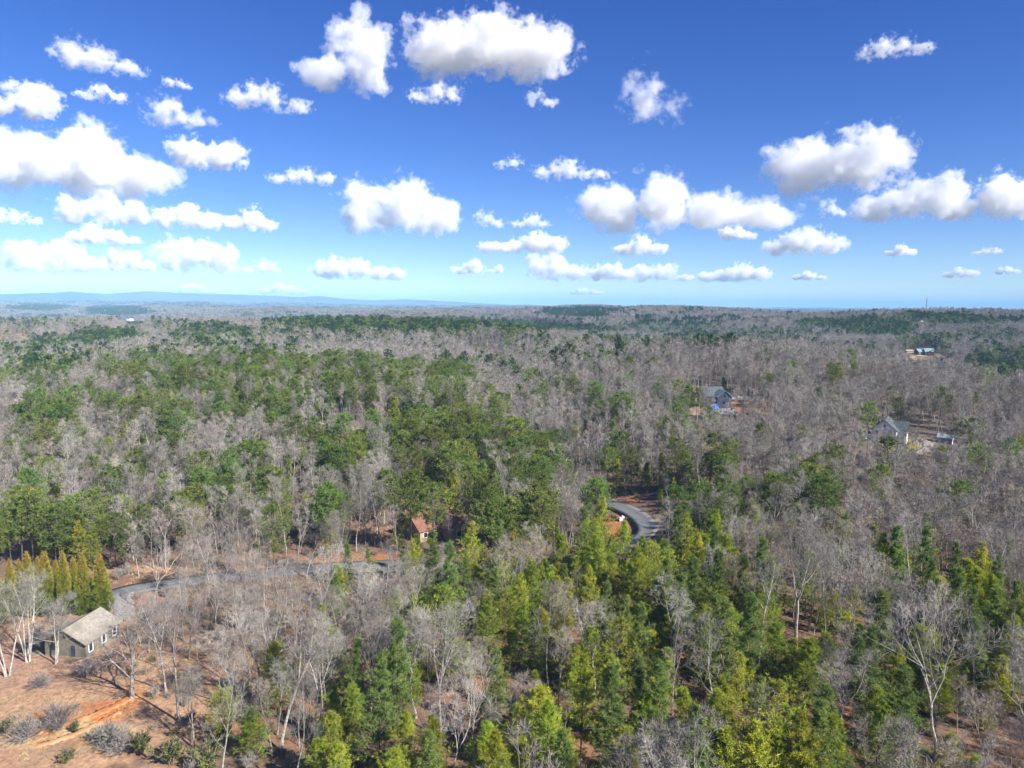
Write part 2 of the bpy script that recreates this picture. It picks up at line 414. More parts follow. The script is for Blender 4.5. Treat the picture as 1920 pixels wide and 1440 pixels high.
class MB:
    """collects prisms (quads) and blades (triangles)"""
    def __init__(s): s.V = []; s.T = []; s.Q = []; s.TM = []; s.QM = []; s.n = 0
    def seg(s, P0, P1, R0, R1, sides=4, mat=0):
        if len(P0) == 0: return
        D = unit(P1 - P0)
        ref = np.where(np.abs(D[:, 2:3]) > .9, np.array([[1., 0, 0]]), np.array([[0, 0, 1.]]))
        A = unit(np.cross(D, ref)); B = np.cross(D, A)
        a = np.arange(sides) * 2 * math.pi / sides
        ring = A[:, None] * np.cos(a)[None, :, None] + B[:, None] * np.sin(a)[None, :, None]
        V = np.concatenate([P0[:, None] + ring * R0[:, None, None], P1[:, None] + ring * R1[:, None, None]], 1)
        k = np.arange(sides); k2 = (k + 1) % sides
        q = np.stack([k, k2, sides + k2, sides + k], 1)
        s.Q.append((s.n + np.arange(len(P0))[:, None, None] * 2 * sides + q[None]).reshape(-1, 4))
        s.QM.append(np.full(len(P0) * sides, mat)); s.V.append(V.reshape(-1, 3)); s.n += len(P0) * 2 * sides
    def poly(s, P, R, sides=4, mat=0):
        """P (N,k,3) polylines with radii R (N,k)"""
        for i in range(P.shape[1] - 1):
            s.seg(P[:, i], P[:, i + 1] + (P[:, i + 1] - P[:, i]) * .03, R[:, i], R[:, i + 1], sides, mat)
    def blades(s, P, D, Ln, W, rng, mat=0):
        n = len(P)
        if n == 0: return
        side = unit(np.cross(D, rng.normal(size=(n, 3))))
        hw = (np.broadcast_to(W, n) / 2)[:, None]
        V = np.stack([P - side * hw, P + side * hw, P + D * np.broadcast_to(Ln, n)[:, None]], 1)
        s.T.append(s.n + np.arange(n * 3).reshape(-1, 3)); s.TM.append(np.full(n, mat)); s.V.append(V.reshape(-1, 3)); s.n += n * 3
    def arrays(s):
        z = np.zeros
        return (np.concatenate(s.V) if s.V else z((0, 3)), np.concatenate(s.T) if s.T else z((0, 3), int), np.concatenate(s.Q) if s.Q else z((0, 4), int),
                np.concatenate(s.TM) if s.TM else z(0, int), np.concatenate(s.QM) if s.QM else z(0, int))
    def mesh(s, name, mats):
        V, T, Q, TM, QM = s.arrays()
        return mesh_np(name, V, T, Q, mats, TM, QM)

def merge(parts):
    out = MB()
    for mb, off, ang, scl, dm in parts:
        V, T, Q, TM, QM = mb.arrays()
        c, s_ = math.cos(ang), math.sin(ang)
        V2 = V * scl @ np.array([[c, s_, 0], [-s_, c, 0], [0, 0, 1]]) + np.asarray(off)
        out.V.append(V2); out.T.append(T + out.n); out.Q.append(Q + out.n); out.TM.append(TM + dm); out.QM.append(QM + dm); out.n += len(V)
    return out

def grow(O, D, L, R, nseg, rng, wander=.18, up=.15, taper=.25):
    N = len(O)
    P = np.zeros((N, nseg + 1, 3)); Rr = np.zeros((N, nseg + 1)); P[:, 0] = O; Rr[:, 0] = R
    d = D.copy()
    for i in range(nseg):
        d = unit(d + rng.normal(0, wander, (N, 3)) + np.array([0, 0, up]))
        P[:, i + 1] = P[:, i] + d * (L / nseg)[:, None]
        Rr[:, i + 1] = R * (1 - (1 - taper) * (i + 1) / nseg)
    return P, Rr

def sprout(P, R, L, n, rng, t0=.25, t1=1.0, ang=(35, 65), ratio=(.35, .55), rr=.55, shape=None):
    """n children on each of the polylines P"""
    N, k = P.shape[:2]
    t = (np.arange(n)[None] + rng.uniform(0, 1, (N, n))) / n * (t1 - t0) + t0
    f = np.clip(t * (k - 1), 0, k - 1.001); i = f.astype(int); fr = (f - i)[..., None]
    ar = np.arange(N)[:, None]
    O = P[ar, i] * (1 - fr) + P[ar, i + 1] * fr
    d = unit(P[ar, i + 1] - P[ar, i])
    rad = R[ar, i] * (1 - fr[..., 0]) + R[ar, i + 1] * fr[..., 0]
    az = np.arange(n)[None] * 2.4 + rng.uniform(0, 6.28, (N, 1)) + rng.normal(0, .4, (N, n))
    ref = np.where(np.abs(d[..., 2:3]) > .9, np.array([1., 0, 0]), np.array([0, 0, 1.]))
    A = unit(np.cross(d, ref)); B = np.cross(d, A)
    an = np.radians(rng.uniform(ang[0], ang[1], (N, n)))[..., None]
    D = d * np.cos(an) + (A * np.cos(az)[..., None] + B * np.sin(az)[..., None]) * np.sin(an)
    ln = L[:, None] * rng.uniform(ratio[0], ratio[1], (N, n)) * (1.15 - .55 * (t - t0) / (t1 - t0 + 1e-6))
    if shape is not None: ln = ln * shape(t)
    return O.reshape(-1, 3), D.reshape(-1, 3), ln.ravel(), np.minimum(rad * rr, .9 * rad).ravel(), t.ravel()

def bare_tree(seed, H=18.0, spread=1.0, base=.35, forks=1, n=(12, 6, 5, 5), rad=.16, twig=.02, up=.15, tall_sides=6, lean=.0, crooked=.06, stems=1, tw_len=(.45, .95)):
    """returns (trunk, crown) mesh collectors; materials 0 = bark, 1 = twig"""
    rng = np.random.default_rng(seed)
    tr, cr = MB(), MB()
    leaders = []
    for s_ in range(stems):
        a = rng.uniform(0, 6.28)
        ln = lean + (.16 if stems > 1 else 0) * rng.uniform(.5, 1.3)
        D = unit(np.array([[math.cos(a) * ln + rng.normal(0, .03), math.sin(a) * ln + rng.normal(0, .03), 1.0]]))
        O = np.array([[math.cos(a) * .25 * (stems > 1), math.sin(a) * .25 * (stems > 1), -.4]])
        fork_h = H * rng.uniform(.38, .55) if forks > 1 else H
        P, R = grow(O, D, np.array([fork_h + .4]), np.array([rad]), 9 if forks == 1 else 5, rng, crooked, .03, .12 if forks == 1 else .7)
        R[:, 0] *= 1.35
        tr.poly(P, R, tall_sides, 0)
        if forks == 1: leaders.append((P, R, np.array([H])))
        else:
            e = P[:, -1]; d0 = unit(P[:, -1] - P[:, -2])
            az = rng.uniform(0, 6.28) + np.arange(forks) * 2 * math.pi / forks
            Dn = unit(d0 + np.stack([np.cos(az), np.sin(az), np.zeros(forks)], 1) * rng.uniform(.25, .5, (forks, 1)))
            LL = (H - fork_h) * rng.uniform(.85, 1.15, forks)
            P2, R2 = grow(np.repeat(e, forks, 0), Dn, LL, np.full(forks, R[0, -1] * .8), 6, rng, crooked + .03, .1, .15)
            tr.poly(P2, R2, max(4, tall_sides - 1), 0)
            leaders.append((P2, R2, LL * 1.5))
    for P, R, LL in leaders:
        t0 = base if forks == 1 else .1
        nn = max(3, int(n[0] / len(P)) if forks == 1 else int(n[0] / len(P)) + 1)
        sh = lambda t: .55 + .75 * np.sin(np.clip((t - t0) / (1 - t0), 0, 1) * 2.2 + .6)
        O, D, L1, R1, _ = sprout(P, R, LL, nn, rng, t0, .97, (24, 52), (.14 * spread, .265 * spread), .5, sh)
        P1, R1a = grow(O, D, L1, R1, 4, rng, .13, up, .3)
        cr.poly(P1, R1a, 4, 0)
        O, D, L2, R2, _ = sprout(P1, R1a, L1, n[1], rng, .25, 1.0, (25, 60), (.36, .66), .45)
        P2, R2a = grow(O, D, L2, np.maximum(R2, twig * .7), 3, rng, .13, up * .7, .4)
        cr.poly(P2, R2a, 3, 1)
        cur = [(P2, np.maximum(R2a, twig * .5), L2)]
        if n[2]:
            O, D, L3, R3, _ = sprout(P2, R2a, L2, n[2], rng, .2, 1.0, (20, 60), (.35, .65), .5)
            P3, R3a = grow(O, D, np.maximum(L3, .45), np.maximum(R3, twig * .55), 2, rng, .12, up * .6, .5)
            cr.poly(P3, R3a, 3, 1)
            cur = [(P3, R3a, L3)]
        O, D, L4, R4, _ = sprout(cur[0][0], cur[0][1], cur[0][2], n[3], rng, .15, 1.0, (15, 60), (.8, 1.2), .6)
        Lt = rng.uniform(*tw_len, len(O))
        cr.blades(O, unit(D + np.array([0, 0, up])), Lt, twig * 1.5, rng, 1)
    return tr, cr

def tufts(mb, O, D, rng, nb, bl, bw, spread=.75, mat=1):
    n = len(O)
    Or = np.repeat(O, nb, 0); Dr = np.repeat(D, nb, 0)
    d = unit(Dr + rng.normal(0, spread, (n * nb, 3)))
    mb.blades(Or - Dr * .05, d, bl * rng.uniform(.6, 1.25, n * nb), bw, rng, mat)

def conifer(seed, H=11.0, base=.12, width=2.6, dz=.72, nb=5, el=(55, 0), prof='cone', bl=.48, bw=.06, nblade=9, nlet=6, up=.05, droop=0.0, rad=.13, gap=.12, puff=0.0, lod=0):
    """returns (trunk, crown); crown materials 0 = bark, 1 = needles"""
    rng = np.random.default_rng(seed)
    tr, cr = MB(), MB()
    P, R = grow(np.array([[0, 0, -.4]]), np.array([[rng.normal(0, .02), rng.normal(0, .02), 1.0]]), np.array([H + .2]), np.array([rad]), 8, rng, .02, .05, .12)
    R[:, 0] *= 1.25
    tr.poly(P, R, 6 if lod == 0 else 4, 0)
    O, D, L = [], [], []
    z = base * H
    while z < H * .985:
        t = (z / H - base) / (1 - base)
        if prof == 'cone': w = width * (1 - t) ** .62 * min(1, .6 + t * 3.0) * (.85 + .3 * math.sin(z * 3.7 + seed))
        elif prof == 'plate': w = width * (1 - t) ** .62 * (.75 + .35 * math.sin(z * 2.1 + seed)) * min(1, .5 + t * 3)
        else: w = width * math.sin(min(1, max(0.0, .12 + t * .95)) * math.pi) ** .6
        a0 = rng.uniform(0, 6.28)
        for k in range(nb):
            if rng.uniform() < gap: continue
            a = a0 + k * 2 * math.pi / nb + rng.normal(0, .25)
            e = math.radians(el[1] + (el[0] - el[1]) * t + rng.normal(0, 9))
            zz = z + rng.uniform(-.5, .5) * dz
            f = np.clip(zz / H, 0, .999) * 8; i = int(f)
            O.append(P[0, i] * (1 - (f - i)) + P[0, i + 1] * (f - i)); D.append((math.cos(a) * math.cos(e), math.sin(a) * math.cos(e), math.sin(e))); L.append(max(.3, w * rng.uniform(.55, 1.28)))
        z += dz * (1.0 if prof != 'cone' else (1.15 - .45 * t))
    O, D, L = np.array(O), np.array(D), np.array(L)
    Pb, Rb = grow(O, D, L, np.clip(L * .017, .015, .07), 3, rng, .07, up - droop, .3)
    cr.poly(Pb, Rb, 3, 0)
    if puff:
        t0, ratio = .35, (.3, .5)
    else:
        t0, ratio = .22, (.28, .5)
    O2, D2, L2, R2, t2 = sprout(Pb, Rb, L, nlet, rng, t0, 1.0, (30, 70), ratio, .5)
    D2[:, 2] *= .55 if prof != 'round' else .9
    D2 = unit(D2 + np.array([0, 0, .10]))
    P2, R2a = grow(O2, D2, np.maximum(L2, .3), np.full(len(O2), .015), 2, rng, .1, .08, .5)
    if lod == 0: cr.poly(P2, R2a, 3, 0)
    Of = np.concatenate([P2[:, 1], P2[:, 2], Pb[:, -1]]); Df = np.concatenate([unit(P2[:, 1] - P2[:, 0]), unit(P2[:, 2] - P2[:, 1]), unit(Pb[:, -1] - Pb[:, -2])])
    tufts(cr, Of, Df, rng, nblade, bl, bw, .62 + puff)
    tufts(cr, P[:, -1], np.array([[0, 0, 1.0]]), rng, nblade * 2, bl, bw, .5)
    return tr, cr

def arborvitae(seed, H=12.5, W=1.7):
    rng = np.random.default_rng(seed)
    tr, cr = MB(), MB()
    P, R = grow(np.array([[0, 0, -.3]]), np.array([[0, 0, 1.0]]), np.array([H * .93]), np.array([.22]), 5, rng, .01, .05, .1)
    tr.poly(P, R, 6, 0)
    n = 5200
    t = 1 - np.sqrt(rng.uniform(0, 1, n)) * .998
    a = rng.uniform(0, 6.28, n)
    lob = 1 + .17 * np.sin(a * 4 + seed + t * 5) + .17 * np.sin(a * 7 - t * 21 + seed * 2) + .12 * np.sin(t * 37 + a * 3)
    rad = W * np.clip((1 - t) ** .86 * np.minimum(1, .62 + t * 2.6) * 1.12, .015, 9) * lob * rng.uniform(.72, 1.02, n)
    O = np.stack([np.cos(a) * rad, np.sin(a) * rad, t * (H - .3) + .05], 1)
    D = unit(np.stack([np.cos(a) * .55, np.sin(a) * .55, np.full(n, 1.0)], 1) + rng.normal(0, .22, (n, 3)))
    tufts(cr, O, D, rng, 4, .5, .13, .36, 1)
    nb = 300
    tb = rng.uniform(.02, .92, nb); ab = rng.uniform(0, 6.28, nb)
    Ob = np.stack([np.zeros(nb), np.zeros(nb), tb * H], 1)
    Db = unit(np.stack([np.cos(ab), np.sin(ab), np.full(nb, .5)], 1))
    Lb = W * (1 - tb) * .8
    Pb, Rb = grow(Ob, Db, Lb, np.full(nb, .03), 2, rng, .05, .1, .4)
    cr.poly(Pb, Rb, 3, 0)
    return tr, cr

def shrub(seed, H=2.2, W=1.8, stems=16, n2=7, n3=4, twig=.03, leafy=0):
    rng = np.random.default_rng(seed)
    mb = MB()
    a = rng.uniform(0, 6.28, stems); e = np.radians(rng.uniform(35, 85, stems))
    D = np.stack([np.cos(a) * np.cos(e) * W / H, np.sin(a) * np.cos(e) * W / H, np.sin(e)], 1)
    P, R = grow(rng.normal(0, .12, (stems, 3)) * np.array([1, 1, 0]) - np.array([0, 0, .1]), unit(D), H * rng.uniform(.7, 1.1, stems), np.full(stems, twig * 1.1), 4, rng, .16, .08, .4)
    mb.poly(P, R, 3, 0)
    O, D, L, R2, _ = sprout(P, R, np.full(stems, H), n2, rng, .2, 1, (20, 55), (.25, .5), .7)
    P2, R2a = grow(O, D, L, np.maximum(R2, twig * .5), 2, rng, .2, .12, .5)
    mb.poly(P2, R2a, 3, 0)
    O, D, L, _, _ = sprout(P2, R2a, L, n3, rng, .2, 1, (15, 55), (.6, 1.0), .7)
    mb.blades(O, D, np.maximum(L, .3), twig * 1.3, rng, 0)
    if leafy: tufts(mb, O, D, rng, leafy, .24, .10, .8, 1)
    return mb

# near trees: each with a trunk and a crown mesh
BARE, PINE = [], []                                  # (trunk mesh, crown mesh, height, kind)
def add_bare(i, mats, H, **k):
    tr, cr = bare_tree(100 + i, H=H, **k)
    BARE.append((tr.mesh('bare_trunk', mats), cr.mesh('bare_crown', mats), H))
mg, mp, mw = [M['bark'], M['twig']], [M['bark'], M['pink_twig']], [M['pale_bark'], M['twig']]
add_bare(0, mg, 19, n=(12, 6, 5, 5))
add_bare(1, mg, 18, n=(12, 6, 5, 5), forks=2, spread=1.1)
add_bare(2, mp, 17, n=(13, 6, 5, 5), base=.42, spread=.9)
add_bare(3, mg, 20, n=(13, 6, 5, 5), forks=3, spread=1.15, rad=.21)
add_bare(4, mp, 15, n=(11, 6, 5, 5), base=.3, spread=.85, rad=.12)
add_bare(5, mw, 18, n=(11, 6, 5, 5), base=.4, forks=2, crooked=.09)
add_bare(6, mg, 16, n=(12, 6, 5, 5), base=.25, crooked=.1, spread=1.1, rad=.15)
add_bare(7, mp, 13, n=(10, 6, 5, 5), base=.3, spread=1.0, rad=.10)
add_bare(8, mg, 10, n=(10, 5, 5, 4), base=.22, spread=1.1, rad=.08)
add_bare(9, mw, 20, n=(13, 6, 5, 5), base=.5, spread=.95, rad=.2, crooked=.07)
def add_pine(i, nm, H, **k):
    mats = [M['pine_bark'], M[nm]]
    tr, cr = conifer(300 + i, H=H, **k)
    PINE.append((tr.mesh('pine_trunk', mats), cr.mesh('pine_crown', mats), H, nm))
add_pine(0, 'needle_young', 11.5, width=3.5, nb=6, nlet=8)
add_pine(1, 'needle_young', 9.5, width=3.2, nb=6, dz=.66, nlet=8)
add_pine(2, 'needle_young', 13, width=3.7, base=.22, nb=6, gap=.2, nlet=8)
add_pine(3, 'needle_young', 7.5, width=2.8, nb=6, dz=.6, nlet=7)
add_pine(4, 'needle_white', 17, width=3.6, prof='plate', dz=.85, nb=6, el=(45, -4), nlet=8, bl=.5, bw=.07, base=.14, gap=.1, nblade=10)
add_pine(5, 'needle_white', 14, width=3.1, prof='plate', dz=.8, nb=6, el=(45, -2), nlet=8, bl=.48, bw=.07, base=.16, nblade=10)
add_pine(6, 'needle_tall', 19, base=.5, width=4.1, prof='round', dz=.6, nb=4, el=(50, -5), nlet=8, bl=.5, bw=.09, nblade=10, puff=.25, gap=.25, rad=.2)
add_pine(7, 'needle_tall', 17, base=.42, width=3.9, prof='round', dz=.62, nb=4, el=(45, 0), nlet=8, bl=.5, bw=.09, nblade=10, puff=.25, gap=.3, rad=.17)
add_pine(8, 'needle_young', 14.5, base=.3, width=3.9, prof='round', dz=.6, nb=4, el=(50, 5), nlet=7, bl=.45, bw=.08, nblade=9, puff=.15, gap=.3)
YOUNG, WHITE, TALL = [0, 1, 2, 3, 8], [4, 5], [6, 7, 8]

# trees of the forest mass: whole-tree meshes, coarser with distance
def lib(name): return bpy.data.collections.new(name)
def lib_add(c, i, mb, mats):
    c.objects.link(bpy.data.objects.new('%s_%02d' % (c.name, i), mb.mesh(c.name, mats)))
mid = lib('mid_forest')
MIDM = [M['bark'], M['twig']]
mid_bare, mid_pine = [], []
k = 0
for i in range(8):                                   # 0..7 bare
    tr, cr = bare_tree(500 + i, H=[18, 20, 16, 19, 14, 17, 21, 12][i], n=(12, 6, 3, 4), twig=.036, rad=.16, forks=[1, 2, 1, 3, 1, 2, 1, 1][i], spread=.82, base=[.35, .4, .3, .4, .3, .4, .5, .25][i], tall_sides=5, tw_len=(.6, 1.2))
    lib_add(mid, k, merge([(tr, (0, 0, 0), 0, 1, 0), (cr, (0, 0, 0), 0, 1, 0)]), mp if i % 3 == 2 else (mw if i == 6 else mg)); k += 1
for i in range(4):                                   # 8..11 tall pines
    tr, cr = conifer(600 + i, H=[18, 20, 16, 18][i], base=[.5, .55, .4, .45][i], width=[4.2, 3.9, 4.0, 4.5][i], prof='round', dz=.75, nb=5, el=(50, -5), nlet=6, bl=.6, bw=.15, nblade=8, puff=.3, gap=.25, rad=.18, lod=1)
    lib_add(mid, k, merge([(tr, (0, 0, 0), 0, 1, 0), (cr, (0, 0, 0), 0, 1, 0)]), [M['pine_bark'], M['needle_tall']]); k += 1
for i in range(3):                                   # 12..14 young pines
    tr, cr = conifer(620 + i, H=[11, 13, 9][i], width=[3.5, 3.8, 3.1][i], dz=.65, nb=5, nlet=5, bl=.5, bw=.12, nblade=7, lod=1)
    lib_add(mid, k, merge([(tr, (0, 0, 0), 0, 1, 0), (cr, (0, 0, 0), 0, 1, 0)]), [M['pine_bark'], M['needle_young']]); k += 1
tr, cr = conifer(640, H=16, width=3.4, prof='plate', dz=.9, nb=6, el=(45, -4), nlet=6, bl=.55, bw=.12, nblade=8, lod=1)   # 15 white pine
lib_add(mid, k, merge([(tr, (0, 0, 0), 0, 1, 0), (cr, (0, 0, 0), 0, 1, 0)]), [M['pine_bark'], M['needle_white']])

far = lib('far_forest')                              # 0..4 bare, 5..8 pine
for i in range(5):
    tr, cr = bare_tree(700 + i, H=[17, 19, 15, 18, 13][i], n=(10, 5, 0, 5), twig=.075, rad=.15, forks=[1, 2, 1, 3, 1][i], spread=.88, base=.35, tall_sides=3, tw_len=(.9, 1.8))
    lib_add(far, i, merge([(tr, (0, 0, 0), 0, 1, 0), (cr, (0, 0, 0), 0, 1, 0)]), mp if i == 2 else mg)
for i in range(4):
    tr, cr = conifer(720 + i, H=[18, 16, 19, 14][i], base=[.45, .4, .5, .3][i], width=[4.2, 4.0, 4.3, 3.8][i], prof='round', dz=1.3, nb=4, el=(50, 0), nlet=4, bl=.9, bw=.38, nblade=6, puff=.35, gap=.2, rad=.18, lod=1)
    lib_add(far, 5 + i, merge([(tr, (0, 0, 0), 0, 1, 0), (cr, (0, 0, 0), 0, 1, 0)]), [M['pine_bark'], M['needle_tall'] if i < 2 else M['needle_far']])

clump = lib('clump_forest')                          # 0..3 bare, 4..6 pine, 7 mixed: 30 m patches of trees
def patch(seed, npine, nbare, size, W=1.0):
    rng = np.random.default_rng(seed)
    parts = []
    n = npine + nbare
    for q in range(n):
        off = (rng.uniform(-.5, .5) * size, rng.uniform(-.5, .5) * size, 0)
        if q < npine:
            tr, cr = conifer(seed * 50 + q, H=rng.uniform(14, 19), base=.35, width=3.6, prof='round', dz=2.2, nb=3, el=(50, 0), nlet=3, bl=1.5, bw=.9 * W, nblade=5, puff=.4, gap=.1, lod=1, rad=.2)
            parts += [(tr, off, 0, 1, 2), (cr, off, rng.uniform(0, 6), 1, 2)]
        else:
            tr, cr = bare_tree(seed * 50 + q, H=rng.uniform(13, 19), n=(8, 4, 0, 4), twig=.2 * W, rad=.18, spread=1.05, base=.35, tall_sides=3, tw_len=(1.2, 2.4))
            parts += [(tr, off, 0, 1, 0), (cr, off, rng.uniform(0, 6), 1, 0)]
    return merge(parts)
for i in range(8):
    a, b = [(0, 14), (0, 14), (1, 13), (2, 12), (16, 0), (16, 0), (14, 2), (7, 8)][i]
    lib_add(clump, i, patch(40 + i, a, b, 32), (mp if i == 1 else mg) + [M['pine_bark'], M['needle_far']])

# ------------------------------------------------------------------ where pines stand and where the wood opens (photograph positions)
PINES = [(780, 612, 270, 13, 1), (620, 606, 140, 9, 1), (1000, 617, 190, 9, 1), (220, 580, 70, 8, .95), (70, 574, 60, 5, .8), (1090, 584, 90, 8, .9), (1640, 612, 85, 15, 1), (1560, 605, 70, 7, .9), (1810, 600, 130, 7, .95), (1740, 592, 80, 5, .9), (1900, 600, 60, 6, .8),
         (1260, 608, 90, 14, .5), (1330, 642, 100, 13, .7), (1450, 628, 110, 12, .4), (1230, 650, 40, 10, .5), (1872, 690, 72, 26, .95), (1895, 655, 40, 12, .35), (1850, 628, 70, 12, .4), (1740, 640, 60, 10, .45), (1760, 676, 18, 6, .9),
         (210, 634, 72, 12, .95), (130, 648, 100, 10, .8), (50, 664, 60, 16, .75), (400, 632, 80, 18, .7), (500, 640, 60, 10, .35), (100, 690, 120, 22, .75), (250, 690, 150, 26, .5), (60, 725, 70, 22, .45), (80, 600, 110, 12, .35), (310, 612, 80, 8, .3),
         (430, 715, 230, 45, .52), (330, 735, 60, 30, .7), (480, 770, 130, 40, .72), (310, 790, 60, 40, .55), (130, 805, 140, 38, .42), (270, 850, 85, 22, .8), (60, 865, 70, 25, .45), (150, 770, 70, 20, .45), (600, 755, 90, 30, .65), (700, 722, 130, 42, .55), (845, 720, 45, 42, .97), (760, 772, 55, 18, .85), (650, 700, 90, 20, .5), (640, 640, 100, 16, .25), (930, 690, 40, 20, .3), (1000, 660, 120, 20, .25), (1100, 660, 60, 30, .35), (1180, 650, 60, 14, .45),
         (700, 850, 150, 36, .75), (830, 830, 110, 40, .85), (860, 885, 120, 45, .85), (970, 868, 110, 36, .75), (900, 930, 90, 34, .6), (930, 775, 50, 16, .6), (840, 770, 40, 14, .8), (1040, 740, 40, 30, .3), (1130, 780, 30, 20, .3), (960, 822, 16, 16, 1), (1045, 890, 40, 26, .6),
         (1190, 905, 75, 42, .85), (1310, 915, 75, 48, .95), (1345, 880, 40, 24, .8), (1440, 970, 60, 30, .4), (1520, 985, 70, 30, .4), (1545, 925, 40, 20, .5), (1640, 935, 20, 10, .6), (1300, 800, 40, 16, .6), (1280, 815, 40, 12, .5),
         (110, 1020, 150, 42, .97), (220, 1060, 60, 36, .95), (240, 940, 40, 34, .75), (370, 935, 24, 28, .8), (440, 930, 24, 26, .8), (290, 900, 320, 30, .16), (350, 960, 350, 40, .2), (610, 965, 34, 34, .85), (490, 880, 34, 26, .7), (30, 1000, 60, 40, .5), (630, 885, 34, 22, .7), (580, 870, 30, 20, .7),
         (800, 1025, 130, 55, .85), (950, 1030, 140, 70, .82), (1130, 985, 32, 60, .97), (1000, 960, 40, 50, .5), (1150, 1060, 160, 60, .85), (1270, 1060, 120, 55, .8), (1340, 1000, 36, 36, .9), (1060, 1150, 200, 70, .62), (1280, 1160, 150, 80, .72), (900, 1130, 80, 60, .5), (840, 1150, 50, 60, .9), (640, 1060, 30, 40, .9), (620, 1195, 24, 30, .95),
         (1800, 1105, 90, 70, .9), (1880, 1170, 60, 60, .75), (1700, 1060, 60, 24, .5), (1400, 1240, 200, 60, .55), (1560, 1230, 90, 50, .6), (1180, 1290, 220, 90, .55), (1380, 1370, 180, 80, .5), (980, 1300, 90, 110, .5), (700, 1340, 100, 110, .65), (560, 1395, 90, 60, .6), (430, 1330, 50, 60, .75), (850, 1400, 110, 60, .6), (1130, 1390, 90, 70, .65), (330, 1425, 60, 24, .8), (1560, 1400, 200, 60, .4), (1480, 1080, 300, 60, .16), (1500, 960, 400, 60, .10)]
# openings: (px, py, rx, ry, how much of the wood is left)
OPEN = [(70, 1340, 185, 140, 0.0), (110, 1190, 110, 60, 0.0), (270, 1330, 80, 90, .45), (420, 1230, 200, 110, .8), (560, 1160, 150, 70, .95), (240, 1130, 60, 26, .05), (100, 1110, 130, 36, 0.0), (300, 1110, 70, 12, .1),
        (1180, 975, 60, 42, 0.0), (1240, 980, 26, 24, .0), (1280, 1005, 60, 34, .3), (1170, 1010, 40, 14, .0), (1160, 940, 40, 8, 0.0), (1700, 834, 75, 20, .1), (1780, 840, 40, 18, .25), (1345, 756, 55, 22, .06), (1400, 766, 42, 17, .15), (1290, 775, 24, 10, .25),
        (655, 803, 95, 10, .12), (1735, 664, 42, 8, 0.0), (1728, 610, 20, 9, .05), (20, 630, 48, 20, .2), (240, 600, 30, 5, .2), (700, 1045, 60, 8, .2), (800, 970, 42, 22, .1), (720, 1130, 40, 40, .55)]

PINES = [(a, b + (4 if b < 640 else 0), c, d * (1.35 if b < 720 else 1.08), min(1.0, e * (1.12 if b < 660 or b > 960 else .74))) for a, b, c, d, e in PINES]
PINES += [(780, 618, 290, 15, 1), (1500, 1240, 230, 110, .6), (1640, 1350, 230, 110, .55), (1820, 1260, 110, 120, .5), (1400, 1120, 120, 70, .5), (1250, 1250, 220, 110, .75), (1450, 1340, 190, 100, .62), (1050, 1390, 160, 100, .72), (1700, 1270, 120, 80, .4), (1300, 1420, 200, 60, .7), (600, 1430, 120, 50, .7)]
OPEN += [(60, 1500, 340, 150, 0.0), (300, 1490, 150, 90, .4), (100, 1680, 380, 300, 0.0), (440, 1390, 120, 90, .7)]
# things that stand clear of the wood in front of them: (x0, x1, row that must stay clear, metres, share of trees let through)
SIGHT = [(1600, 1800, 850, 0, .25), (1282, 1450, 792, 0, .05), (1128, 1256, 1014, 0, .0), (790, 850, 968, 0, .35), (222, 620, 1100, 0, .5), (585, 750, 812, 0, .3), (1690, 1775, 672, 0, .0), (-30, 215, 1236, 0, .0), (222, 282, 603, 0, 0), (0, 60, 640, 0, .35)]
# ground that lies in the sun: (px, py, radius in metres)
SUNLIT = [(1160, 952, 6), (1185, 966, 6), (1207, 985, 7), (1170, 980, 6), (1235, 975, 5), (90, 1335, 12), (150, 1180, 7), (90, 1260, 8), (1705, 838, 8), (1672, 812, 9), (1195, 975, 7), (1215, 995, 6), (1150, 948, 6), (1740, 835, 7), (120, 1140, 12)]
def ell_max(px, py, lst, default):
    out = np.full(px.shape, default, float)
    for cx, cy, rx, ry, v in lst:
        q = np.hypot((px - cx) / rx, (py - cy) / ry)
        out = np.where(q < 1, np.maximum(out, v * np.clip((1 - q) / .25, 0, 1) ** .5), out)
    return out
def ell_min(px, py, lst):
    out = np.ones(px.shape)
    for cx, cy, rx, ry, v in lst:
        q = np.hypot((px - cx) / rx, (py - cy) / ry)
        out = np.where(q < 1, np.minimum(out, v), out)
    return out

KEEP_OUT = []                                        # (x, y, radius) of buildings and hand-placed trees
# ------------------------------------------------------------------ buildings
def box_arrays(boxes):
    V, Q = [], []
    for (x0, y0, z0, x1, y1, z1) in boxes:
        b = len(V)
        V += [(x0, y0, z0), (x1, y0, z0), (x1, y1, z0), (x0, y1, z0), (x0, y0, z1), (x1, y0, z1), (x1, y1, z1), (x0, y1, z1)]
        Q += [tuple(b + i for i in f) for f in ((3, 2, 1, 0), (4, 5, 6, 7), (0, 1, 5, 4), (1, 2, 6, 5), (2, 3, 7, 6), (3, 0, 4, 7))]
    return V, Q

def boxes(name, bx, mat, parent=None, loc=None, rz=None):
    V, Q = box_arrays(bx)
    return obj(name, mesh_np(name, V, quads=Q, mats=[mat]), parent, loc, rz)

def poly_mesh(name, V, faces, mat, parent=None, loc=None, rz=None):
    me = bpy.data.meshes.new(name); me.from_pydata([tuple(v) for v in V], [], faces); me.materials.append(mat); me.update()
    return obj(name, me, parent, loc, rz)

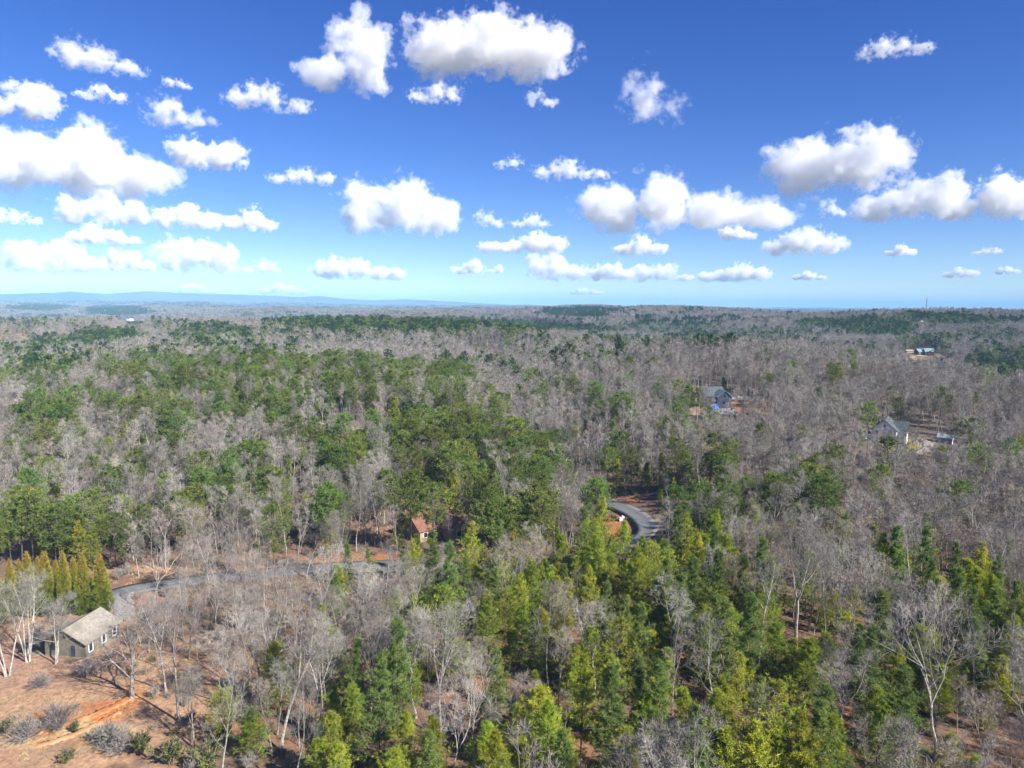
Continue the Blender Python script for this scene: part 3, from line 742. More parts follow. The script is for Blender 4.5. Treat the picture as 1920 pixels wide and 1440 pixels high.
def gable_wall(parent, L, W, h, rh, mat, x0=0.0, y0=0.0, name='wall'):
    a, b = L / 2, W / 2
    V = [(x0 + sx * a, y0 + sy * b, z) for sx in (-1, 1) for (sy, z) in ((-1, -1.0), (1, -1.0), (1, h), (0, h + rh), (-1, h))]
    F = [(4, 3, 2, 1, 0), (5, 6, 7, 8, 9), (0, 1, 6, 5), (1, 2, 7, 6), (2, 3, 8, 7), (3, 4, 9, 8), (4, 0, 5, 9)]
    return poly_mesh(name, V, F, mat, parent)

def gable_roof(parent, L, W, h, rh, over, mat, x0=0.0, y0=0.0, t=.18, name='roof'):
    a, b = L / 2 + over, W / 2
    s = rh / b
    e = b + over
    top = [(-e, h - s * over + t), (0, h + rh + t), (e, h - s * over + t)]
    bot = [(-e, h - s * over + .02), (0, h + rh + .02), (e, h - s * over + .02)]
    V = [(x0 + sx * a, y0 + y, z) for sx in (-1, 1) for (y, z) in top + bot]
    F = [(0, 1, 7, 6), (1, 2, 8, 7), (4, 3, 9, 10), (5, 4, 10, 11), (3, 0, 6, 9), (2, 5, 11, 8), (0, 3, 4, 1), (1, 4, 5, 2), (7, 10, 9, 6), (8, 11, 10, 7)]
    return poly_mesh(name, V, [f[::-1] for f in F], mat, parent)

def window(parent, face, u, z, w, h, L, W, x0=0.0, y0=0.0, frame=None, name='window', pane='pane', fm='glass'):
    """a framed opening on one face of a box of length L (x) and width W (y)"""
    fr = frame or M['trim']
    def place(bx, d0, d1):
        out = []
        for (a0, z0, a1, z1) in bx:
            if face == '+y': out.append((x0 + a0, y0 + W / 2 + d0, z0, x0 + a1, y0 + W / 2 + d1, z1))
            elif face == '-y': out.append((x0 + a0, y0 - W / 2 - d1, z0, x0 + a1, y0 - W / 2 - d0, z1))
            elif face == '+x': out.append((x0 + L / 2 + d0, y0 + a0, z0, x0 + L / 2 + d1, y0 + a1, z1))
            else: out.append((x0 - L / 2 - d1, y0 + a0, z0, x0 - L / 2 - d0, y0 + a1, z1))
        return out
    b = .13
    o = boxes(name, place([(u - w / 2, z, u - w / 2 + b, z + h), (u + w / 2 - b, z, u + w / 2, z + h), (u - w / 2 + b, z, u + w / 2 - b, z + b), (u - w / 2 + b, z + h - b, u + w / 2 - b, z + h)], .0, .07), fr, parent)
    boxes(pane, place([(u - w / 2 + b + .002, z + b + .002, u + w / 2 - b - .002, z + h - b - .002)], -.02, .03), M[fm], o)
    return o

def ridge_place(p1, p2, zr):
    """ridge end points on the photograph, ridge height zr: centre, heading and length"""
    a, b = ground_at(*p1, lift=zr), ground_at(*p2, lift=zr)
    c = (a + b) / 2
    return c[0], c[1], math.atan2(b[1] - a[1], b[0] - a[0]), float(np.hypot(*(b - a)[:2]))

def keep(x, y, r): KEEP_OUT.append((x, y, r))

# grey-roofed house at the clearing
cx, cy, hd, ln = ridge_place((116, 1181), (189, 1139), 4.9)
h1 = tag(empty('house', (cx, cy, zh(cx, cy)), hd), 'small olive-grey house with pale grey gable roof beside the row of golden evergreens', 'house')
L1, W1, H1, R1_ = ln - .9, 7.4, 2.65, 2.1
gable_wall(h1, L1, W1, H1, R1_, M['siding_olive'])
gable_roof(h1, L1, W1, H1, R1_, .45, M['shingle_grey'])
boxes('foundation', [(-L1 / 2 - .06, -W1 / 2 - .06, -1.2, L1 / 2 + .06, W1 / 2 + .06, .22)], M['gravel'], h1)
for u in (-L1 * .36, L1 * .02, L1 * .34): window(h1, '-y', u, .65, 1.1, 1.6, L1, W1)
window(h1, '-x', 2.0, .95, 1.1, 1.6, L1, W1, frame=M['siding_olive'])
window(h1, '-x', 0, 3.1, .9, 1.0, L1, W1, name='vent', pane='louver', frame=M['siding_olive'])
d = window(h1, '-x', -1.4, .1, 1.1, 2.1, L1, W1, name='door', pane='door_panel', fm='siding_navy', frame=M['siding_olive'])
for xx in (-L1 * .46, -L1 * .16, L1 * .16, L1 * .46): boxes('porch_post', [(xx - .08, W1 / 2 + 3.3, -.6, xx + .08, W1 / 2 + 3.46, 1.6)], M['trim'], h1)
y0_, y1_, za, zb = W1 / 2 + .45, W1 / 2 + 3.9, 2.5, 1.65
poly_mesh('porch_roof', [(-L1 / 2 - .45, y0_, za), (L1 / 2 + .45, y0_, za), (L1 / 2 + .45, y1_, zb), (-L1 / 2 - .45, y1_, zb), (-L1 / 2 - .45, y0_, za - .14), (L1 / 2 + .45, y0_, za - .14), (L1 / 2 + .45, y1_, zb - .14), (-L1 / 2 - .45, y1_, zb - .14)],
          [(3, 2, 1, 0)[::-1], (4, 5, 6, 7)[::-1], (0, 1, 5, 4)[::-1], (1, 2, 6, 5)[::-1], (2, 3, 7, 6)[::-1], (3, 0, 4, 7)[::-1]], M['shingle_grey'], h1)
boxes('porch_floor', [(-L1 / 2, W1 / 2 + .062, -.8, L1 / 2, W1 / 2 + 3.6, -.02)], M['wood'], h1)
keep(cx, cy, 9.5)

# red-roofed house behind the road
cx, cy, hd, ln = ridge_place((770, 964), (838, 953), 6.2)
h2 = tag(empty('house', (cx, cy, zh(cx, cy)), hd), 'tan house with red-brown shingle roof half hidden among pines behind the road', 'house')
gable_wall(h2, ln, 9.0, 3.2, 2.9, M['siding_tan'])
r2 = gable_roof(h2, ln, 9.0, 3.2, 2.9, .6, M['shingle_red'])
wing = gable_wall(h2, 5.2, 6.0, 3.1, 2.2, M['siding_tan'], 0, 0, 'wing'); wing.location = (ln * .34, -5.6, 0); wing.rotation_euler = (0, 0, math.pi / 2)
gable_roof(wing, 5.2, 6.0, 3.1, 2.2, .5, M['shingle_red'], name='wing_roof')
for u in (-ln * .36, -ln * .12): window(h2, '-y', u, 1.0, 1.2, 1.5, ln, 9.0)
window(wing, '-x', 0, .8, 1.6, 1.7, 5.2, 6.0)
window(h2, '+x', 0, 1.0, 1.4, 1.6, ln, 9.0)
window(h2, '-y', ln * .08, .05, 1.1, 2.1, ln, 9.0, name='door', pane='door_panel', fm='siding_brown')
boxes('chimney', [(-ln * .2, -.45, 5.0, -ln * .2 + .9, .45, 7.3)], M['brick'], r2)
keep(cx, cy, 12)

# dark house on the hill with its deck, wall, shed, tarp
cx, cy, hd, ln = ridge_place((1316, 727), (1352, 724), 8.5)
h3 = tag(empty('house', (cx, cy, zh(cx, cy)), hd), 'dark slate-blue hilltop house with dark roof beside a leaning evergreen', 'house')
gable_wall(h3, ln, 10.0, 5.0, 3.6, M['siding_navy'])
r3 = gable_roof(h3, ln, 10.0, 5.0, 3.6, .7, M['shingle_dark'])
wing = gable_wall(h3, 5.5, 7.0, 4.9, 2.8, M['siding_navy'], 0, 0, 'wing'); wing.location = (ln * .26, -6.6, 0); wing.rotation_euler = (0, 0, math.pi / 2)
gable_roof(wing, 5.5, 7.0, 4.9, 2.8, .5, M['shingle_teal'], name='wing_roof')
for u in (-ln * .4, -ln * .22, -ln * .02):
    window(h3, '-y', u, .9, 1.5, 1.6, ln, 10.0, frame=M['siding_navy']); window(h3, '-y', u, 3.2, 1.3, 1.3, ln, 10.0, frame=M['siding_navy'])
window(wing, '-x', 0, 1.0, 2.2, 1.9, 5.5, 7.0, frame=M['siding_navy']); window(wing, '-x', 0, 4.6, 1.4, 1.3, 5.5, 7.0, frame=M['siding_navy'])
window(h3, '+x', 0, 1.0, 1.4, 1.6, ln, 10.0)
boxes('chimney', [(-ln * .3, .3, 6.4, -ln * .3 + 1.0, 1.3, 9.7)], M['brick'], r3)
keep(cx, cy, 17)
p = ground_at(1318, 743)
dk = tag(empty('deck', p, hd), 'long pale wooden deck below the dark slate-blue hilltop house', 'deck')
for q in range(9): boxes('board', [(-9.2, -1.8 + q * .42, .82, 9.2, -1.42 + q * .42, .9)], M['wood'], dk)
for q in range(5): boxes('post', [(-8.8 + q * 4.3, -1.7, -1.6, -8.6 + q * 4.3, -1.5, .82)], M['wood'], dk)
boxes('railing', [(-9.2, -1.8, 1.75, 9.2, -1.7, 1.84)] + [(-9.1 + q * 1.5, -1.78, .9, -9.02 + q * 1.5, -1.72, 1.75) for q in range(13)], M['wood'], dk)
p = ground_at(1383, 747)
rwl = tag(empty('retaining_wall', p, hd - .15), 'low pale stone wall and patio right of the dark hilltop house', 'wall')
for rr_ in range(3):
    for q in range(12): boxes('stone', [(-6 + q + (rr_ % 2) * .5, -.25 - .02 * ((q * 7 + rr_) % 3), -.6 + rr_ * .55, -5.04 + q + (rr_ % 2) * .5, .3, -.08 + rr_ * .55)], M['paint_white'] if (q + rr_) % 4 == 0 else M['gravel'], rwl)
keep(p[0], p[1], 6)
p = ground_at(1337, 768)
tp = tag(empty('tarp_tent', p, .5), 'bright blue tarp draped as a tent in the hilltop clearing', 'tent')
rngt = np.random.default_rng(4)
gx, gy = np.meshgrid(np.linspace(-2.4, 2.4, 13), np.linspace(-1.9, 1.9, 13), indexing='ij')
gz = 2.7 - 1.25 * np.abs(gy) ** 1.15 + .12 * rngt.normal(size=gx.shape) - .1 * np.cos(gx * 2.5)
gz = np.maximum(gz, .15)
i, j = np.meshgrid(np.arange(12), np.arange(12), indexing='ij')
qd = np.stack([i * 13 + j, (i + 1) * 13 + j, (i + 1) * 13 + j + 1, i * 13 + j + 1], -1).reshape(-1, 4)
ts = obj('tarp_sheet', mesh_np('tarp_sheet', np.stack([gx, gy, gz], -1), quads=qd, mats=[M['tarp']], smooth=True), tp)
for xx in (-2.2, 2.2): boxes('pole', [(xx - .05, -.05, -.3, xx + .05, .05, 2.55)], M['wood'], tp)
p = ground_at(1366, 784)
s3 = tag(empty('shed', (p[0], p[1], zh(p[0], p[1])), -.35), 'low shed with pale teal metal roof below the blue tarp tent', 'shed')
gable_wall(s3, 6.5, 4.6, 2.2, 1.3, M['siding_brown']); gable_roof(s3, 6.5, 4.6, 2.2, 1.3, .4, M['shingle_teal']); window(s3, '-y', -1.2, .9, 1.1, .9, 6.5, 4.6); window(s3, '-y', 1.5, .05, 1.1, 1.95, 6.5, 4.6, name='door', pane='door_panel', fm='wood')
keep(p[0], p[1], 6)
p = ground_at(1374, 776)
ob = tag(empty('outhouse', (p[0], p[1], zh(p[0], p[1])), .2), 'narrow orange wooden outbuilding beside the teal-roofed shed', 'shed')
boxes('wall', [(-.8, -.8, -.4, .8, .8, 2.6)], M['orange_wood'], ob)
poly_mesh('roof', [(-1, -1, 2.61), (1, -1, 2.61), (1, 1, 3.0), (-1, 1, 3.0), (-1, -1, 2.75), (1, -1, 2.75), (1, 1, 3.14), (-1, 1, 3.14)], [(3, 2, 1, 0), (4, 5, 6, 7), (0, 1, 5, 4), (1, 2, 6, 5), (2, 3, 7, 6), (3, 0, 4, 7)], M['shingle_dark'], ob)
boxes('door', [(-.45, -.86, -.1, .45, -.81, 2.0)], M['wood'], ob)
keep(p[0], p[1], 4)

# white house with lawn
p = ground_at(1672, 832)
h4 = tag(empty('house', (p[0], p[1] + 5, zh(p[0], p[1])), math.radians(56)), 'white two-storey house with dark gabled roof above a yellow-green lawn', 'house')
gable_wall(h4, 11.0, 8.6, 5.4, 3.8, M['siding_white'])
r4 = gable_roof(h4, 11.0, 8.6, 5.4, 3.8, .5, M['shingle_dark'])
wing = gable_wall(h4, 4.4, 5.2, 5.3, 2.9, M['siding_white'], 0, 0, 'wing'); wing.location = (1.6, -5.2, 0); wing.rotation_euler = (0, 0, math.pi / 2)
gable_roof(wing, 4.4, 5.2, 5.3, 2.9, .4, M['shingle_dark'], name='wing_roof')
window(wing, '-x', -1.1, .9, 1.2, 1.5, 4.4, 5.2); window(wing, '-x', 1.1, .9, 1.2, 1.5, 4.4, 5.2); window(wing, '-x', 0, 3.7, 1.5, 1.5, 4.4, 5.2)
wing = gable_wall(h4, 3.0, 4.0, 2.9, 1.6, M['siding_white'], 0, 0, 'wing'); wing.location = (-3.2, -5.6, 0); wing.rotation_euler = (0, 0, math.pi / 2)
gable_roof(wing, 3.0, 4.0, 2.9, 1.6, .4, M['shingle_dark'], name='wing_roof')
window(wing, '-x', 0, .1, 1.3, 2.1, 3.0, 4.0, name='door', pane='door_panel', fm='siding_navy')
for u in (-2.4, 2.4):
    window(h4, '-x', u, .9, 1.4, 1.6, 11, 8.6); window(h4, '-x', u, 3.5, 1.2, 1.5, 11, 8.6)
window(h4, '-x', 0, 6.4, 1.0, 1.2, 11, 8.6); window(h4, '-y', 4.6, 3.5, 1.1, 1.4, 11, 8.6); window(h4, '-y', -3.2, 3.6, 1.1, 1.3, 11, 8.6)
boxes('chimney', [(3.0, 1.0, 7.4, 4.0, 2.0, 10.4)], M['brick'], r4)
keep(p[0], p[1] + 5, 11)
p = ground_at(1772, 830)
s4 = tag(empty('garage', (p[0], p[1], zh(p[0], p[1])), math.radians(-38)), 'small grey-blue garage with white gable end right of the lawn', 'garage')
gable_wall(s4, 5.0, 3.6, 2.2, 1.1, M['paint_blue']); gable_roof(s4, 5.0, 3.6, 2.2, 1.1, .3, M['shingle_teal'])
boxes('door', [(2.51, -1.3, -.2, 2.58, 1.3, 2.1)], M['paint_white'], s4)
keep(p[0], p[1], 6)
p = ground_at(1617, 825)
s5 = tag(empty('shed', (p[0], p[1], zh(p[0], p[1])), .35), 'small dark shed among bare trees left of the white house', 'shed')
gable_wall(s5, 5.0, 4.0, 2.4, 1.6, M['siding_navy']); gable_roof(s5, 5.0, 4.0, 2.4, 1.6, .3, M['shingle_dark']); window(s5, '-y', 0, .9, 1.1, 1.0, 5.0, 4.0)
keep(p[0], p[1], 5)

# farther buildings
def far_house(px, py, L, W, h, rh, rz, wm, rm, label, cat='house', nwin=3):
    p = ground_at(px, py)
    o = tag(empty('house' if cat == 'house' else cat.replace(' ', '_'), (p[0], p[1], zh(p[0], p[1])), rz), label, cat)
    gable_wall(o, L, W, h, rh, M[wm]); gable_roof(o, L, W, h, rh, .6, M[rm])
    for q in range(nwin): window(o, '-y', -L / 2 + L * (q + .5) / nwin, .9, min(1.8, L / nwin * .5), 1.5, L, W)
    keep(p[0], p[1], L * .8)
    return o
far_house(1726, 664, 11, 8, 3.4, 3, .1, 'siding_brown', 'shingle_teal', 'brown house with blue-grey roof, left of two on the straw field')
far_house(1740, 665, 10, 8, 4.2, 3.4, -.15, 'siding_brown', 'shingle_teal', 'tall brown house with blue-grey roof, right of two on the straw field')
far_house(1704, 661, 8, 4, 2.2, 1.2, .05, 'siding_tan', 'wood', 'long low pale roof at the end of the straw field', 'barn')
far_house(244, 601, 20, 10, 4, 2.5, .05, 'siding_white', 'paint_white', 'long white barn far off among bare trees on the left', 'barn', 6)
far_house(228, 602, 14, 9, 4, 3, -.1, 'brick', 'shingle_red', 'reddish farm building beside the far white barn', 'barn')
far_house(268, 600, 9, 8, 4, 3, .2, 'siding_white', 'paint_white', 'small white building right of the far white barn', 'barn', 2)
far_house(860, 577, 26, 18, 8, 6, .2, 'siding_white', 'paint_white', 'tiny white farmhouse on the skyline ridge near the centre')
far_house(1722, 609, 16, 10, 4, 3, .1, 'siding_tan', 'wood', 'pale house in the far reddish clearing by the mast')
far_house(1888, 655, 7, 7, 7, 4, .1, 'siding_tan', 'shingle_red', 'narrow yellow-tan house peeking over the right-hand pines', nwin=1)

# lattice mast
p = ground_at(1735, 604)
mast = tag(empty('radio_mast', (p[0], p[1], zh(p[0], p[1]))), 'tall thin steel radio mast rising above the right-hand horizon', 'mast')
dist = float(np.hypot(p[0], p[1]))
mh = 38.0 * dist / F
leg = MB(); brace = MB()
for q in range(3):
    a = q * 2.094
    P0 = np.array([[math.cos(a) * 1.1, math.sin(a) * 1.1, -1.0]]); P1 = np.array([[math.cos(a) * .7, math.sin(a) * .7, mh]])
    mm = MB(); mm.seg(P0, P1, np.array([.28]), np.array([.2]), 4); obj('leg', mm.mesh('leg', [M['metal']]), mast)
    a2 = a + 2.094
    for w_ in range(int(mh / 2.2)):
        z0, z1 = w_ * 2.2, w_ * 2.2 + 2.2
        r0, r1 = 1.1 - .4 * z0 / mh, 1.1 - .4 * z1 / mh
        brace.seg(np.array([[math.cos(a) * r0, math.sin(a) * r0, z0]]), np.array([[math.cos(a2) * r1, math.sin(a2) * r1, z1]]), np.array([.08]), np.array([.08]), 3)
obj('lattice', brace.mesh('lattice', [M['metal']]), mast)
boxes('antenna', [(-.2, -.2, mh, .2, .2, mh + 5)], M['metal'], mast)

# white roadside box on the orange bank
p = ground_at(1166, 976)
rb = tag(empty('roadside_box', (p[0], p[1], zh(p[0], p[1])), .3), 'small white roadside box on the orange bank beside the curving road', 'box')
def rounded(name, x, w, dpt, h, parent):
    n = 8
    prof = [(-w / 2, 0), (-w / 2, h - w / 2)] + [(-w / 2 * math.cos(math.pi * q / n), h - w / 2 + w / 2 * math.sin(math.pi * q / n)) for q in range(1, n)] + [(w / 2, h - w / 2), (w / 2, 0)]
    V = [(x + a, s_ * dpt / 2, z) for s_ in (-1, 1) for a, z in prof]
    k = len(prof)
    return poly_mesh(name, V, [tuple(range(k)), tuple(range(2 * k - 1, k - 1, -1))] + [(q, q + k, (q + 1) % k + k, (q + 1) % k) for q in range(k)], M['paint_white'], parent)
b1 = rounded('cabinet', .25, .9, .7, 1.5, rb); b2 = rounded('cabinet', -.55, .6, .6, 1.05, rb)
boxes('door', [(.0, -.39, .25, .5, -.352, 1.0)], M['metal'], b1)
boxes('base', [(-1.0, -.5, -.4, .9, .5, .06)], M['gravel'], rb)
keep(p[0], p[1], 3)

# ------------------------------------------------------------------ hand-placed trees and shrubs
def place_parts(name, trunk_me, crown_me, loc, rz, s, label, cat, group=None):
    r = empty(name, loc, rz)
    r.scale = (s[0], s[0], s[1])
    obj('trunk', trunk_me, r); obj('crown', crown_me, r)
    return tag(r, label, cat, group)

def scale_to(p, H, top_py):
    """height scale that brings a tree of height H standing at p up to the given photograph row"""
    lo, hi = .2, 4.0
    for _ in range(30):
        s = (lo + hi) / 2
        y = project(np.array([[p[0], p[1], p[2] + H * s]]))[1][0]
        if y > top_py: lo = s
        else: hi = s
    return s

def special(name, px, py, top_py, label, pair, H, mats, rz=0.0, cat='tree', wide=None, r=2.5, group=None):
    p = ground_at(px, py)
    p[2] = zh(p[0], p[1])
    s = scale_to(p, H, top_py)
    tr, cr = pair
    keep(p[0], p[1], r)
    return place_parts(name, tr.mesh('trunk', mats), cr.mesh('crown', mats), p, rz, (wide or s, s), label, cat, group)

special('bare_tree', 247, 1308, 1150, 'dark spreading bare tree with long low limbs on the orange clearing', bare_tree(801, 14, spread=2.1, base=.2, n=(15, 7, 5, 4), rad=.30, up=.03, crooked=.05), 14, mg, wide=1.1, r=6)
special('bare_tree', 336, 1352, 1120, 'tall bare grey tree with straight trunk at the edge of the orange clearing', bare_tree(802, 19, spread=1.56, base=.38, n=(13, 6, 5, 4), rad=.22), 19, mg, r=4)
special('bare_tree', 312, 1300, 1105, 'pale bare tree with crooked upper limbs above the orange clearing', bare_tree(803, 19, spread=1.49, base=.4, n=(12, 6, 5, 4), rad=.17, forks=2, crooked=.1), 19, mw, r=4)
special('bare_tree', 104, 1244, 1128, 'white-barked twin-trunked bare tree in front of the grey-roofed house', bare_tree(804, 10, spread=1.17, base=.35, n=(12, 6, 5, 4), rad=.14, stems=2), 10, mw, r=4)
special('bare_tree', 52, 1240, 1085, 'many-stemmed pale bare tree beside the golden evergreens', bare_tree(805, 13, spread=0.91, base=.45, n=(8, 5, 4, 4), rad=.13, stems=5), 13, mw, r=5)
special('bare_tree', 14, 1268, 1120, 'pale bare tree with forked stems at the left edge', bare_tree(806, 13, spread=1.04, base=.4, n=(9, 5, 5, 4), rad=.14, stems=3), 13, mw, r=5)
special('bare_tree', 285, 1156, 1014, 'tall pale bare tree with crooked crown standing at the road end', bare_tree(807, 20, spread=1.69, base=.5, n=(11, 5, 4, 4), rad=.19, forks=3, crooked=.12), 20, mw, r=4)
special('bare_tree', 405, 1200, 1060, 'bare tree with dark trunk on the shaded slope below the road', bare_tree(808, 18, spread=1.43, n=(13, 6, 5, 4)), 18, mg, r=4)
special('bare_tree', 470, 1272, 1090, 'slender pale bare tree leaning on the orange slope', bare_tree(809, 19, spread=1.43, base=.45, lean=.06, n=(13, 6, 5, 4), rad=.15), 19, mw, r=3)
special('bare_tree', 552, 1300, 1075, 'tall grey bare tree in the middle of the orange slope', bare_tree(810, 21, spread=1.30, base=.45, n=(13, 6, 5, 4), rad=.18, crooked=.09), 21, mg, r=3)
special('bare_tree', 1490, 1226, 1010, 'large bare tree with dark trunk and wide grey crown above the right-hand pines', bare_tree(811, 21, spread=1.95, base=.42, n=(15, 7, 6, 4), rad=.30, forks=3), 21, mg, r=6)
special('bare_tree', 826, 1385, 1192, 'broad fan-shaped bare tree, silvery, in the middle foreground', bare_tree(812, 17, spread=1.95, base=.25, n=(16, 7, 6, 4), rad=.22, up=.16, forks=3), 17, mg, r=5)
special('bare_tree', 886, 1425, 1245, 'slim pale bare tree beside the broad silvery one', bare_tree(813, 17, spread=1.30, base=.3, n=(13, 6, 5, 4), rad=.13), 17, mw, r=3)
special('bare_tree', 1750, 1420, 1185, 'pale twisted bare tree with tangled white limbs low on the right', bare_tree(814, 19, spread=1.95, base=.25, n=(14, 6, 6, 4), rad=.2, crooked=.14, forks=3), 19, mw, r=5)
special('bare_tree', 1560, 1345, 1235, 'low spreading bare tree with white forked limbs among the pines', bare_tree(815, 11, spread=2.08, base=.2, n=(13, 6, 5, 4), rad=.16, forks=3, crooked=.12), 11, mw, r=4)
special('bare_tree', 1590, 1195, 1035, 'group-like many-stemmed bare tree in the dark hollow on the right', bare_tree(816, 18, spread=1.17, base=.4, n=(8, 5, 5, 4), rad=.13, stems=5), 18, mg, r=4)
wp = [M['pine_bark'], M['needle_white']]
special('white_pine', 712, 1462, 1222, 'tall plumed pine, bright green, in the middle foreground', conifer(821, 18, .1, 3.7, .85, 6, (45, -6), 'plate', .5, .07, 11, 9), 18, wp, r=5)
special('white_pine', 1142, 1452, 1246, 'tall soft-green pine with feathery plumes near the bottom edge', conifer(822, 17, .1, 3.9, .8, 6, (45, -4), 'plate', .5, .075, 12, 9), 17, wp, r=5)
special('white_pine', 1020, 1000, 884, 'tall dark pine with layered branches standing above the trees near the road bend', conifer(823, 21, .3, 4.2, 1.1, 5, (35, -6), 'plate', .6, .1, 11, 9, gap=.22), 21, wp, r=5)
special('white_pine', 845, 1232, 1090, 'narrow pale-green pine beside the shaded hollow', conifer(824, 17, .1, 2.7, .7, 6, (50, 5), 'plate', .5, .07, 11, 8), 17, wp, r=4)
special('white_pine', 655, 1110, 1020, 'leaning green pine at the near edge of the road', conifer(825, 13, .15, 2.6, .75, 5, (45, 0), 'plate', .5, .08, 10, 7), 13, wp, r=3)
yp = [M['pine_bark'], M['needle_young']]
special('young_pine', 625, 1232, 1172, 'lone yellow-green young pine among bare trees on the orange slope', conifer(826, 9, .15, 2.5, .6, 5, (50, 5), 'cone', .42, .07, 9, 6), 9, yp, r=3)
special('young_pine', 425, 1400, 1290, 'round-topped green pine at the edge of the orange clearing', conifer(827, 11, .4, 3.0, .55, 5, (50, 0), 'round', .42, .08, 10, 7, puff=.15), 11, yp, r=4)
special('dark_pine', 1358, 748, 706, 'dark leaning evergreen beside the dark hilltop house', conifer(828, 17, .2, 2.6, .8, 5, (55, 10), 'round', .55, .16, 9, 7), 17, [M['pine_bark'], M['needle_far']], r=3)
special('young_pine', 962, 850, 808, 'single bright green rounded pine at the edge of the ravine', conifer(829, 11, .1, 3.4, .6, 5, (50, 0), 'cone', .55, .14, 9, 7), 11, yp, r=4)

am = [M['pine_bark'], M['arb']]
ARB = [arborvitae(900 + q) for q in range(3)]
ARB = [(a.mesh('trunk', am), b.mesh('crown', am)) for a, b in ARB]
ORD = ['first', 'second', 'third', 'fourth', 'fifth', 'sixth', 'seventh', 'eighth', 'ninth', 'tenth']
for q, (px, py, ty) in enumerate([(-6, 1156, 1052), (24, 1154, 1050), (57, 1153, 1034), (90, 1151, 1033), (124, 1150, 1035), (160, 1149, 1037), (192, 1147, 1039)]):
    p = ground_at(px, py); p[2] = zh(p[0], p[1]); s = scale_to(p, 12.5, ty); keep(p[0], p[1], 3.0)
    a = ARB[q % 3]
    place_parts('columnar_evergreen', a[0], a[1], p, q * 1.3, (s * [1.1, .95, 1.0, 1.08, .92, 1.0, 1.12][q], s * 1.04), 'golden-green cone-shaped evergreen, %s from the left in the front row behind the house' % ORD[q], 'evergreen', 'row of golden cone-shaped evergreens')
for q, (px, py, ty) in enumerate([(40, 1128, 1047), (75, 1127, 1040), (108, 1126, 1046), (141, 1125, 1043)]):
    p = ground_at(px, py); p[2] = zh(p[0], p[1]); s = scale_to(p, 12.5, ty); keep(p[0], p[1], 3.0)
    a = ARB[(q + 1) % 3]
    place_parts('columnar_evergreen', a[0], a[1], p, q * 2.1, (s, s), 'bronze-tipped cone evergreen, %s from the left in the rear row, mostly hidden' % ORD[q], 'evergreen', 'rear row of cone-shaped evergreens')

M['brush'] = noise_mat('dry_brush', (.20, .15, .11), (.33, .26, .20), .6, 3, vary=.25)
M['leaf'] = noise_mat('shrub_leaves', (.055, .085, .015), (.14, .17, .03), 1.2, 3, vary=.25, translucent=.2)
SHR = [shrub(930 + q, H=[2.4, 3.0, 2.0][q], W=[2.6, 2.4, 2.8][q], stems=22, n2=9, n3=6, twig=.034) for q in range(3)]
SHR = [m.mesh('shrub', [M['twig'], M['leaf']]) for m in SHR]
SHG = [shrub(940 + q, H=1.8, W=1.9, stems=14, n2=6, n3=4, leafy=3).mesh('shrub', [M['brush'], M['leaf']]) for q in range(2)]
for q, (px, py, s, g, lab) in enumerate([(50, 1385, 1.3, 0, 'grey twiggy shrub left of the orange track'), (110, 1365, 1.25, 0, 'grey twiggy shrub in the middle of the clearing'), (205, 1395, 1.5, 0, 'tall grey twiggy shrub below the bright orange earth'), (230, 1410, 1.2, 0, 'small grey shrub beside the tall grey one'),
                                         (140, 1372, .8, 1, 'tiny green bush beside the orange track'), (5, 1372, 1.1, 1, 'green bush at the left edge of the clearing'), (265, 1412, 1.7, 1, 'dark olive bush near the bottom edge'), (130, 1428, .9, 1, 'yellow-green low bush at the bottom edge'),
                                         (172, 1206, .8, 1, 'green climbing bush against the house wall'), (125, 1222, .7, 1, 'small green bush at the house corner'), (320, 1432, 1.9, 1, 'bright green round bush at the bottom edge'), (395, 1438, 2.0, 1, 'bright green wide bush right of the round one'), (75, 1290, .9, 0, 'thin dry shrub in the clearing below the house'), (160, 1270, .9, 0, 'reddish dry shrub in front of the house')]):
    p = ground_at(px, py)
    o = obj('shrub', SHG[q % 2] if g else SHR[q % 3], None, p, q * 1.7)
    o.scale = (s, s, s); tag(o, lab, 'shrub', 'shrubs of the orange clearing'); keep(p[0], p[1], 1.5)

# ------------------------------------------------------------------ the wood
rs = np.random.default_rng(2024)
def candidates(r0, r1, half, step):
    n = int((r1 * math.sin(min(half, math.pi / 2)) * 2) / step) + 2
    xs = (np.arange(n) - n / 2) * step
    ys = np.arange(r0 * math.cos(half), r1, step)
    X, Y = np.meshgrid(xs, ys)
    X = X + rs.uniform(-.5, .5, X.shape) * step * .95; Y = Y + rs.uniform(-.5, .5, Y.shape) * step * .95
    X, Y = X.ravel(), Y.ravel()
    r = np.hypot(X, Y); k = (r > r0) & (r < r1) & (np.abs(np.arctan2(X, Y)) < half)
    return X[k], Y[k]

